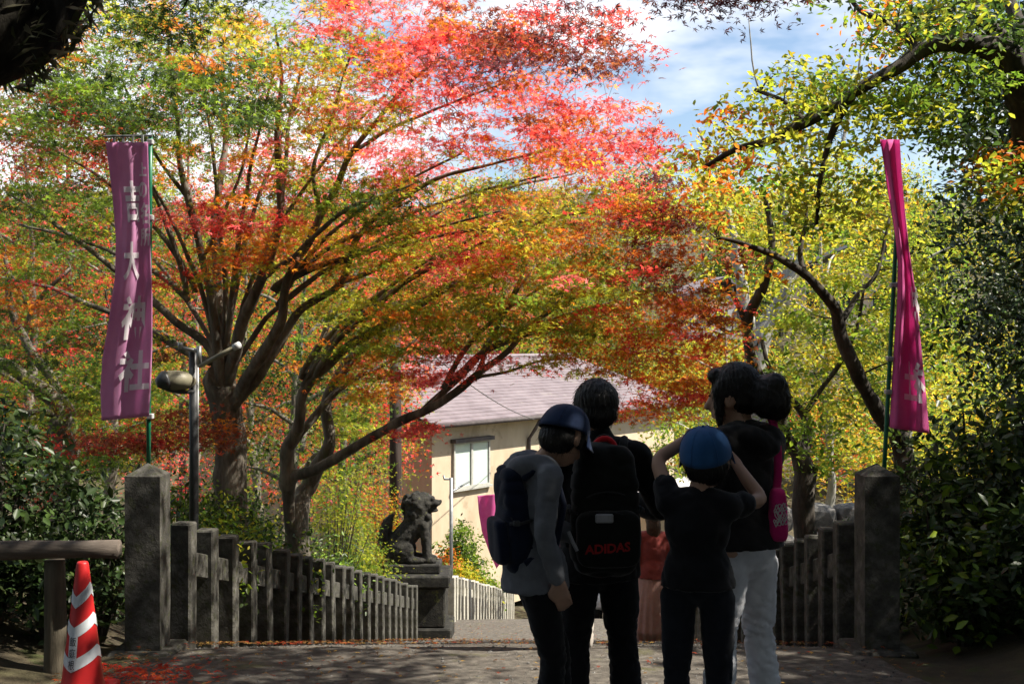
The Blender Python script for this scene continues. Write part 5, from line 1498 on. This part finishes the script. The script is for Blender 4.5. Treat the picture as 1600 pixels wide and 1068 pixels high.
T([(1172, 500, 13, 5), (1140, 520, 12.9, 3.5), (1115, 500, 12.8, 2.5)])
T([(1400, 668, 12.5, 15), (1372, 632, 12.4, 12), (1346, 598, 12.3, 11), (1325, 548, 12.2, 11), (1314, 500, 12.2, 10), (1290, 465, 12.1, 8), (1258, 428, 12.0, 7), (1215, 402, 11.9, 6), (1165, 382, 11.8, 4), (1120, 372, 11.8, 3)])
T([(1258, 428, 12, 5), (1250, 390, 12.1, 4), (1262, 340, 12.2, 3), (1255, 280, 12.3, 2)])
T([(1314, 500, 12.2, 6), (1340, 460, 12.4, 4), (1372, 420, 12.5, 3), (1390, 340, 12.6, 2)])
t6.limb([(*PX(1400, 668, 12.5), .11), (4.35, 12.6, -1.6, .12), (4.45, 12.7, ground(4.45, 12.7) - .2, .15)], n=10)
cs, ks = blobs_px([(1200, 300, 130, 80, 13, .9, 60, 'YG4Y1G2'), (1330, 300, 110, 80, 13, .9, 58, 'YG4Y1G2'), (1100, 330, 70, 60, 12.2, .7, 26, 'YG2O2'), (1260, 400, 130, 60, 13.4, .9, 40, 'YG4Y1G2'), (1370, 420, 70, 80, 13.4, .7, 36, 'YG4Y1G2'),
    (1300, 540, 120, 60, 13.6, .8, 54, 'YG4G3'), (1350, 620, 60, 50, 13.5, .6, 22, 'YG3G2'), (1220, 620, 60, 50, 13.5, .5, 16, 'YG3G3'), (1280, 690, 60, 50, 13.0, .5, 26, 'YG2G4'), (1150, 420, 60, 40, 12.2, .5, 20, 'O2YG2BR1'), (1080, 280, 60, 60, 13.5, .8, 22, 'YG4'), (1440, 500, 40, 60, 11.8, .5, 20, 'YG3G3'), (1230, 480, 70, 40, 13.8, .5, 14, 'YG4')], .72)
t6.grow(cs)
t6.crown(cs, ks, 34, .24, .078, OVAL, M['leaf'], tilt=.65)
t6.finish(M['bark_dark'])

t7 = Tree('bare_tree', 'pale grey nearly leafless tree standing beyond the yellow green leaves', gbase(1195, 24))
bz = Vector(t7.base); T = t7.limbpx
t7.limb([(bz.x, bz.y, bz.z - .2, .30), (*PX(1190, 640, 24), .26), (*PX(1185, 540, 24), .22), (*PX(1215, 480, 24), .17), (*PX(1232, 420, 24), .12), (*PX(1225, 330, 24), .07), (*PX(1215, 230, 24), .04), (*PX(1180, 120, 24), .02), (*PX(1170, 30, 24), .01)], n=12)
T([(1185, 540, 24, 14), (1160, 470, 24, 10), (1150, 400, 24, 7), (1130, 300, 24, 4), (1090, 200, 24, 2)])
T([(1232, 440, 24, 8), (1262, 380, 24, 6), (1290, 300, 24.3, 4), (1330, 180, 24.5, 2.5), (1345, 60, 24.6, 1.5), (1325, 0, 24.6, 1)])
T([(1225, 330, 24, 5), (1250, 260, 24, 3), (1275, 170, 24, 2), (1290, 110, 24, 1)])
cs, ks = blobs_px([(1200, 240, 130, 110, 24, 1.2, 110, 'Y2YG2'), (1290, 130, 60, 60, 24, 1, 24, 'Y2YG1')])
t7.grow(cs, rmax=.03)
t7.crown(cs, ks, 3, .4, .11, OVAL, M['leaf'])
t7.finish(M['bark_pale'])

# ------------------------------------------------------------------ evergreens
def evergreen(name, label, x, y, h, rx, rz0, n, per, leaf, pal, template=OVAL, mat='glossy_leaf', bark='bark_dark', trunk_r=.16, group=None, lean=(0, 0), spread=.34):
    z0 = ground(x, y)
    t = Tree(name, label, (x, y, z0), group=group)
    top = z0 + h
    pts = []
    for k in range(7):
        q = k / 6
        pts.append((x + lean[0] * q + .12 * math.sin(q * 4 + x), y + lean[1] * q, z0 - .3 + (h * .92 + .3) * q, trunk_r * (1 - .85 * q)))
    t.limb(pts, n=10)
    for k in range(9):
        q = .3 + .6 * k / 9
        a = k * 2.4 + x
        b = Vector((x + lean[0] * q, y + lean[1] * q, z0 + h * .92 * q))
        e = b + Vector((math.cos(a), math.sin(a), .45)) * rx * .62
        t.limb([(*b, trunk_r * (1 - .8 * q) * .55), (*(b.lerp(e, .5) + Vector((0, 0, .1))), .03), (*e, .012)], per=3, n=6)
    cs = []
    zc = (rz0 + h) / 2; rzz = (h - rz0) / 2
    lump = [Vector((random.gauss(0, 1), random.gauss(0, 1), random.gauss(0, 1))).normalized() for _ in range(14)]
    while len(cs) < n:
        d = Vector((random.gauss(0, 1), random.gauss(0, 1), random.gauss(0, 1))).normalized()
        rr = random.random() ** .42
        bump = .72 + .38 * max(max(d.dot(l) for l in lump) - .6, 0) / .4
        p = Vector((d.x * rx, d.y * rx, d.z * rzz)) * rr * bump
        q = (zc + p.z) / h
        cs.append((x + lean[0] * q + p.x, y + lean[1] * q + p.y, z0 + zc + p.z))
    cs = np.array(cs)
    keys = []
    for m in pal: keys += [m[0]] * m[1]
    t.grow(cs[: min(len(cs), 160)], rmax=.02)
    t.crown(cs, [random.choice(keys) for _ in range(n)], per, spread, leaf, template, M[mat], tilt=.8, zflat=.6)
    t.finish(M[bark])
    return t
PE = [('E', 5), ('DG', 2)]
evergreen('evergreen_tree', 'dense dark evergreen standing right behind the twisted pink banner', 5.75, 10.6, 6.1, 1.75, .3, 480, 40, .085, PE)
evergreen('evergreen_tree', 'dark evergreen between the boulder wall and the arching limb', 6.8, 14.0, 6.8, 1.8, .4, 380, 36, .095, PE)
evergreen('evergreen_tree', 'evergreen with lighter leaves at the end of the boulder wall', 9.2, 18.0, 6.4, 1.9, .5, 260, 34, .11, [('E', 3), ('DG', 3), ('G', 1)])
SH = 'tall evergreens shading the path'
def copy_tree(o, parent=None):
    c = o.copy(); C.objects.link(c); c.parent = parent
    for ch in list(o.children): copy_tree(ch, c)
    return c
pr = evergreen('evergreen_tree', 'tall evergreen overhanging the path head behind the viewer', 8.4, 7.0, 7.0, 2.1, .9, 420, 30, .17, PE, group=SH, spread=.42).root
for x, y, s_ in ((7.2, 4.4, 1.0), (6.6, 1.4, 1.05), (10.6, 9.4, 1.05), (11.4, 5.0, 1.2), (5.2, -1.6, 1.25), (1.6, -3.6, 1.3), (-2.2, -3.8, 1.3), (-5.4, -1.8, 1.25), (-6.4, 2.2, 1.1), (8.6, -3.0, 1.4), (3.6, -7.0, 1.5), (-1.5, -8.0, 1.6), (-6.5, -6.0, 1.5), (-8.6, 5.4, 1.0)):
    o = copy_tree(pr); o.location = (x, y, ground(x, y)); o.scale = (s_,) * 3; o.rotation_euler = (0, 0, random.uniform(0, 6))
evergreen('evergreen_tree', 'unseen wide evergreen added to shade the path head', 5.6, 2.6, 8.4, 4.2, 5.0, 950, 30, .15, PE, spread=.42, trunk_r=.3, lean=(-2.0, .6))  # out-of-view crown added to keep sun and sky off the foreground
evergreen('evergreen_tree', 'unseen spreading evergreen added to dim the light behind the viewer', -4.4, -.8, 8.6, 4.2, 5.0, 800, 30, .16, PE, spread=.45, trunk_r=.3, lean=(1.6, .4))  # second overhead crown, never in view, added to darken the foreground
GT = [('G', 3), ('R', 2), ('O', 2), ('YG', 1)]
for px, d, h, r, pal, lab in ((40, 17, 6.5, 1.9, [('R', 3), ('BR', 2), ('G', 2)], 'reddish maple behind the log rail hedge'), (170, 20, 7.0, 2.1, [('G', 4), ('DG', 2), ('O', 1)], 'green tree behind the mauve banner'),
    (470, 18, 5.6, 1.6, [('G', 3), ('DG', 3)], 'dark green tree between the maple trunks and the house'), (395, 21, 6.6, 1.8, [('G', 3), ('YG', 2), ('O', 2)], 'mixed green and orange tree behind the red maple'), (545, 23, 6.2, 1.5, [('G', 3), ('YG', 3)], 'yellow green tree hiding the house gable'),
    (300, 25, 9.0, 2.3, [('P', 2), ('R', 2), ('O', 2)], 'pinkish red maple behind the many-stemmed maple'), (-40, 27, 15.5, 2.6, [('G', 4), ('BR', 2), ('O', 1)], 'tall reddish green tree towering behind the hedge'), (110, 30, 15.5, 2.7, [('G', 4), ('DG', 2), ('O', 1)], 'tall green tree towering behind the mauve banner'), (290, 32, 15.0, 2.6, [('G', 3), ('YG', 2), ('P', 1)], 'tall green tree towering behind the floodlight pole'), (440, 33, 15.0, 2.6, [('G', 3), ('P', 2), ('O', 2)], 'tall mixed coloured tree towering behind the maple trunks'), (660, 57, 21, 3.6, [('G', 3), ('P', 2), ('O', 2)], 'tall mixed tree behind the house ridge'), (830, 58, 20, 3.8, [('YG', 2), ('O', 2), ('P', 2)], 'tall orange yellow tree behind the house ridge'), (980, 60, 18, 3.4, [('G', 3), ('YG', 2), ('O', 1)], 'tall green tree past the end of the house'), (530, 38, 16, 2.8, [('G', 3), ('O', 2), ('P', 2)], 'tall pinkish green tree beside the house gable'), (560, 30, 11.5, 2.4, [('P', 3), ('R', 2), ('O', 1)], 'tall pink red maple rising behind the house gable')):
    big = h > 11
    evergreen('garden_tree', lab, (px - 800) * d / F, d, h, r, 2.0 if big else 1.0, 520 if big else 230, 26, .17 if big else .11, pal, FAR, 'maple_leaf', 'bark', .12, spread=.42 if big else .34)
for px, d, h, r, pal, lab in ((1130, 29, 8.5, 2.0, [('YG', 3), ('O', 1), ('G', 3)], 'orange tinged tree beyond the bare tree'), (1290, 26, 8.0, 2.3, [('YG', 4), ('Y', 2)], 'bright yellow green tree above the boulder wall'), (1420, 24, 8.0, 2.2, [('YG', 3), ('G', 3)], 'green yellow tree behind the twisted banner'), (1090, 36, 8.0, 2.0, [('G', 4), ('YG', 2)], 'fresh green tree by the far grey house')):
    evergreen('garden_tree', lab, (px - 800) * d / F, d, h, r, 1.0, 210, 24, .12, pal, OVAL, 'leaf', 'bark_pale', .13)

# ------------------------------------------------------------------ shrubs
G1 = [('G', 4), ('YG', 2), ('DG', 2)]; G2 = [('DG', 4), ('E', 3)]; G3 = [('DG', 3), ('G', 3)]
def shrub(label, x, y, rx, ry, h, n, per, leaf, pal, mat='glossy_leaf', template=OVAL, z=None, name='shrub', group=None):
    z0 = ground(x, y) if z is None else z
    root = empty(name, (x, y, z0), 0, label, 'shrub', group)
    keys = []
    for m in pal: keys += [m[0]] * m[1]
    mb = MB()
    P = []; S = []; N_ = []; CC = []
    ls = [(random.uniform(-.6, .6), random.uniform(-.6, .6), random.uniform(.5, .85), random.uniform(.35, .6)) for _ in range(7)]
    for k in range(n):
        d = Vector((random.gauss(0, 1), random.gauss(0, 1), abs(random.gauss(0, 1)) - .15)).normalized()
        rr = random.random() ** .35
        l = random.choice(ls)
        c = Vector((l[0] * rx + d.x * rx * l[3] * rr, l[1] * ry + d.y * ry * l[3] * rr, max(.03, h * (l[2] - l[3]) + d.z * h * l[3] * rr + h * .18)))
        m = max(3, int(per * random.uniform(.6, 1.4)))
        q = rng.normal(size=(m, 3)) * np.array([.11, .11, .07]) + np.array(c); q[:, 2] = np.maximum(q[:, 2], .02)
        P.append(q); S.append(leaf * rng.uniform(.6, 1.3, m)); CC.append(pal_cols(random.choice(keys), m))
        N_.append(rng.normal(size=(m, 3)) * .75 + np.array([d.x * .5, d.y * .5, .9]))
        if k % 5 == 0:
            mb.tube([Vector((c.x * .15, c.y * .15, -.1)), Vector((c.x * .5, c.y * .5, c.z * .5)), c], [.014, .009, .004], 4, caps=False)
    me = leaf_mesh('foliage', np.concatenate(P), np.concatenate(S), np.concatenate(N_), np.concatenate(CC), template, M[mat])
    o = link('foliage', me, None, root); o['kind'] = 'stuff'
    o = mb.build('stems', M['bark_dark'], root); o['kind'] = 'stuff'
    return root
def hedge(label, lobes, leaf, pal, mat='glossy_leaf'):
    x0, y0 = lobes[0][0], lobes[0][1]
    root = empty('hedge', (x0, y0, ground(x0, y0)), 0, label, 'hedge')
    z00 = ground(x0, y0)
    keys = []
    for m in pal: keys += [m[0]] * m[1]
    P = []; S = []; N_ = []; CC = []; mb = MB()
    for (x, y, rx, ry, h, n) in lobes:
        zb = ground(x, y) - z00
        for k in range(n):
            d = Vector((random.gauss(0, 1), random.gauss(0, 1), random.gauss(0, 1))).normalized()
            rr = random.random() ** .3
            bump = .8 + .3 * mnoise.noise(d * 2.2 + Vector((x, y, 0)))
            c = Vector((x - x0 + d.x * rx * rr * bump, y - y0 + d.y * ry * rr * bump, zb + max(.04, h * .5 + d.z * h * .55 * rr * bump)))
            m = random.randint(9, 20)
            q = rng.normal(size=(m, 3)) * np.array([.10, .10, .06]) + np.array(c)
            P.append(q); S.append(leaf * rng.uniform(.35, 1.55, m)); CC.append(pal_cols(random.choice(keys), m)); N_.append(rng.normal(size=(m, 3)) * .75 + np.array([d.x * .5, d.y * .5, .9]))
            if k % 6 == 0: mb.tube([Vector((x - x0 + d.x * rx * .1, y - y0 + d.y * ry * .1, zb - .1)), (c + Vector((x - x0, y - y0, c.z * .8))) / 2, c], [.014, .010, .004], 4, caps=False)
    me = leaf_mesh('foliage', np.concatenate(P), np.concatenate(S), np.concatenate(N_), np.concatenate(CC), OVAL, M[mat])
    o = link('foliage', me, None, root); o['kind'] = 'stuff'
    o = mb.build('stems', M['bark_dark'], root); o['kind'] = 'stuff'
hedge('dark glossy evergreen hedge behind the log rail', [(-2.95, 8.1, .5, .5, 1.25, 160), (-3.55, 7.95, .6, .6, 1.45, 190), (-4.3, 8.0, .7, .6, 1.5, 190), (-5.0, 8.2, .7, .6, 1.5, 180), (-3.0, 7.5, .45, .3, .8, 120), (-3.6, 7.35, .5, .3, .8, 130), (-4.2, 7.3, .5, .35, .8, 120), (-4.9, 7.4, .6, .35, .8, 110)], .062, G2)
for px, d, rx, ry, h, lab in ((318, 10.2, .40, .5, 1.35, 'green shrub at the foot of the floodlight pole'), (392, 10.6, .46, .5, 1.4, 'green shrub in front of the many-stemmed maple trunk'), (350, 9.4, .36, .4, 1.15, 'low green shrub over the first rails of the long fence'), (440, 11.4, .46, .5, 1.25, 'low grassy green shrub before the leaning maple foot'), (425, 12.8, .6, .5, 1.6, 'taller green shrub between the two maple trunks')):
    x = (px - 800) * d / F - .22
    shrub(lab, x, d, rx, ry, h, 230, 17, .055, [('G', 3), ('YG', 1), ('DG', 4)], 'leaf')
shrub('rounded dark green bush at the leaning maple foot', *PX(505, 534, 14.2).xy, .55, .5, 1.25, 220, 16, .055, G3)
shrub('bright green bush with lacy leaves beside the lion statue', *PX(568, 534, 17.6).xy, .55, .5, 1.75, 260, 17, .065, [('G', 4), ('YG', 3)], 'maple_leaf', STAR5)
shrub('yellow and orange leaved bush below the utility pole', *PX(598, 534, 19.9).xy, .5, .45, 2.9, 230, 15, .07, [('O', 3), ('YG', 3), ('G', 1)], 'maple_leaf', STAR5)
shrub('tall yellow green bush behind the leaning maple', *PX(520, 534, 16.4).xy, .6, .5, 2.6, 230, 15, .07, [('YG', 4), ('G', 3)], 'maple_leaf', STAR5)
shrub('deep green shrub beside the lion pedestal', *PX(535, 534, 15.6).xy, .4, .5, 1.3, 200, 16, .065, G3)
shrub('pale leafed climbing bush against the cream wall', *PX(722, 534, 32).xy, .9, .8, 2.9, 260, 16, .11, [('G', 4), ('DG', 1)], 'leaf')
shrub('clipped yellow green bush behind the pale fence', *PX(728, 534, 28.5).xy, .6, .5, 1.5, 200, 16, .09, [('YG', 4), ('Y', 1)], 'leaf')
shrub('orange tinted bush beyond the lion statue', *PX(690, 534, 27).xy, .5, .5, 1.6, 140, 14, .09, [('O', 2), ('G', 2)], 'leaf')
shrub('small green bush at the far pink banner pole', *PX(748, 534, 31).xy, .6, .5, 1.4, 150, 14, .09, [('G', 4), ('YG', 1)], 'leaf')
hedge('dark leafy hedge spilling over the fence below the pink bag', [(2.95, 9.3, .4, .5, 1.0, 120), (3.15, 10.4, .45, .6, 1.05, 130), (3.25, 11.6, .5, .6, 1.1, 120), (3.55, 13.0, .5, .6, 1.0, 100), (3.9, 10.2, .6, .6, 1.2, 120)], .06, G2 + [('G', 1)])
hedge('broad leaved shrub bank beside the dark stone pillar', [(3.05, 8.1, .42, .5, 1.3, 150), (3.65, 8.1, .6, .5, 1.45, 190), (4.2, 8.5, .6, .5, 1.6, 170), (2.95, 7.5, .3, .3, .8, 110), (3.4, 7.2, .5, .35, .85, 140), (3.95, 7.4, .5, .4, 1.0, 130), (3.5, 8.9, .7, .6, 1.7, 180)], .072, [('DG', 4), ('G', 2), ('E', 2)])

# ------------------------------------------------------------------ hillside woods
protos = []
for k, (pal, lab) in enumerate(([('G', 3), ('DG', 3)], 'green'), ) if False else enumerate([([('G', 3), ('DG', 3)], 'rounded green tree on the hillside'), ([('YG', 4), ('Y', 2), ('G', 1)], 'yellow green tree on the hillside'), ([('O', 4), ('R', 1), ('YG', 1)], 'orange autumn tree on the hillside'), ([('E', 4), ('DG', 2)], 'dark conifer-like evergreen on the hillside')]):
    h = 8.0
    r = empty('hillside_tree', (0, 0, -200), 0, lab, 'tree', lab.replace('tree on the hillside', 'hillside trees').replace('evergreen on the hillside', 'hillside evergreens'))
    mb = MB(); mb.tube([(0, 0, -1), (.1, 0, 2), (0, .1, 4.5), (0, 0, 7)], [.28, .22, .14, .04], 8)
    for q in range(6):
        a = q * 1.1; z = 2.6 + q * .6
        mb.tube([(0, 0, z), (math.cos(a) * 1.0, math.sin(a) * 1.0, z + .6), (math.cos(a) * 2.0, math.sin(a) * 2.0, z + 1.0)], [.1, .07, .02], 5)
    mb.build('trunk', M['bark_dark'], r)
    keys = []
    for m in pal: keys += [m[0]] * m[1]
    P = []; CC = []; S = []; NN = []
    lumps = [Vector((random.gauss(0, 1), random.gauss(0, 1), random.gauss(.2, .8))).normalized() for _ in range(12)]
    for c in range(300):
        d = Vector((random.gauss(0, 1), random.gauss(0, 1), random.gauss(0, 1))).normalized()
        bump = .65 + .5 * max(max(d.dot(l) for l in lumps) - .6, 0) / .4
        p = Vector((d.x * 2.7, d.y * 2.7, d.z * 3.2)) * (random.random() ** .45) * bump + Vector((0, 0, 5.0))
        m = 12
        P.append(rng.normal(size=(m, 3)) * .30 + np.array(p)); CC.append(pal_cols(random.choice(keys), m)); S.append(.20 * rng.uniform(.6, 1.3, m)); NN.append(rng.normal(size=(m, 3)) * .8 + np.array([0, 0, 1]))
    me = leaf_mesh('crown', np.concatenate(P), np.concatenate(S), np.concatenate(NN), np.concatenate(CC), OVAL, M['leaf'])
    o = link('crown', me, None, r); o['kind'] = 'stuff'
    protos.append(r)
spots = []
for k in range(150):
    for _ in range(40):
        d = random.uniform(34, 130); px = random.uniform(-150, 1750)
        x = (px - 800) * d / F
        if d < 60 and interp(LEFT, d) - 6.5 < x < interp(RIGHT, d) + 3: continue
        if -14 < x < 10 and 31 < d < 54: continue
        if any((x - a) ** 2 + (d - b) ** 2 < (1.3 + d * .022) ** 2 for a, b in spots): continue
        spots.append((x, d)); break
used = set()
for i, (x, d) in enumerate(spots):
    px = 800 + x / d * F
    k = random.choices(range(4), (4, 3, 2, 2) if px < 900 else (4, 6, .2, 1))[0]
    o = protos[k] if k not in used else copy_tree(protos[k]); used.add(k)
    sc = random.uniform(.75, 1.2) * (1 + max(0, d - 60) * .006)
    o.location = (x, d, ground(x, d) - .2); o.rotation_euler = (0, 0, random.uniform(0, 6)); o.scale = (sc, sc, sc * random.uniform(.85, 1.2))
for k in range(4):
    if k not in used:
        protos[k].location = (-20 - 6 * k, 60, ground(-20 - 6 * k, 60))

# ------------------------------------------------------------------ fallen leaves
P = []; CC = []; S = []
for k in range(2400):
    y = random.uniform(5.2, 21) if k % 3 else random.uniform(5.2, 9); t = random.random()
    t = t ** 2 * .5 if random.random() < .5 else (1 - t ** 2 * .5 if random.random() < .5 else t)
    xl, xr = interp(LEFT, y), interp(RIGHT, y)
    x = xl - .1 + (xr - xl + .2) * t
    P.append((x, y, max(ground(x, y), prof(y) + .02) + random.uniform(.016, .03))); CC.append(random.choice([(.20, .09, .03), (.28, .15, .05), (.30, .05, .02), (.14, .07, .03), (.35, .22, .06)])); S.append(random.uniform(.035, .06))
for k in range(420):
    x = random.gauss(-2.12, .20); y = random.gauss(6.45, .22)
    P.append((x, y, ground(x, y) + .025 + random.random() * .03)); CC.append(random.choice([(.55, .03, .02), (.5, .05, .02), (.6, .12, .03)])); S.append(random.uniform(.04, .07))
n = len(P)
me = leaf_mesh('fallen_leaves', np.array(P), np.array(S), rng.normal(size=(n, 3)) * .22 + np.array([0, 0, 1]), np.array(CC), STAR5, M['maple_leaf'])
o = link('fallen_leaves', me, None); tag(o, 'red and brown fallen leaves scattered along the path edges', 'leaves', kind='stuff')

# ------------------------------------------------------------------ loose grit on the path
bmv = []; bmf = []
ico = [(1, 0, 0), (-1, 0, 0), (0, 1, 0), (0, -1, 0), (0, 0, 1), (0, 0, -1)]
icf = [(0, 2, 4), (2, 1, 4), (1, 3, 4), (3, 0, 4), (2, 0, 5), (1, 2, 5), (3, 1, 5), (0, 3, 5)]
for k in range(5200):
    y = 4.6 + 15 * random.random() ** 1.6
    xl, xr = interp(LEFT, y), interp(RIGHT, y)
    x = xl + (xr - xl) * random.random()
    r = random.uniform(.004, .013) * (1.5 if random.random() < .06 else 1)
    z = prof(y) + .004 + .02 * math.sin(math.pi * (x - xl) / (xr - xl)) + .012 * mnoise.noise(Vector((x * 1.1, y * 1.1, 6))) + .008 * mnoise.noise(Vector((x * 4, y * 4, 1)))
    b = len(bmv)
    for v in ico: bmv.append((x + v[0] * r * random.uniform(.7, 1.3), y + v[1] * r * random.uniform(.7, 1.3), z + v[2] * r * .6))
    bmf += [tuple(i + b for i in f) for f in icf]
me = bpy.data.meshes.new('grit'); me.from_pydata(bmv, [], bmf); me.update()
o = link('grit', me, M['rock']); tag(o, 'small loose stones scattered over the worn path', 'grit', kind='stuff')
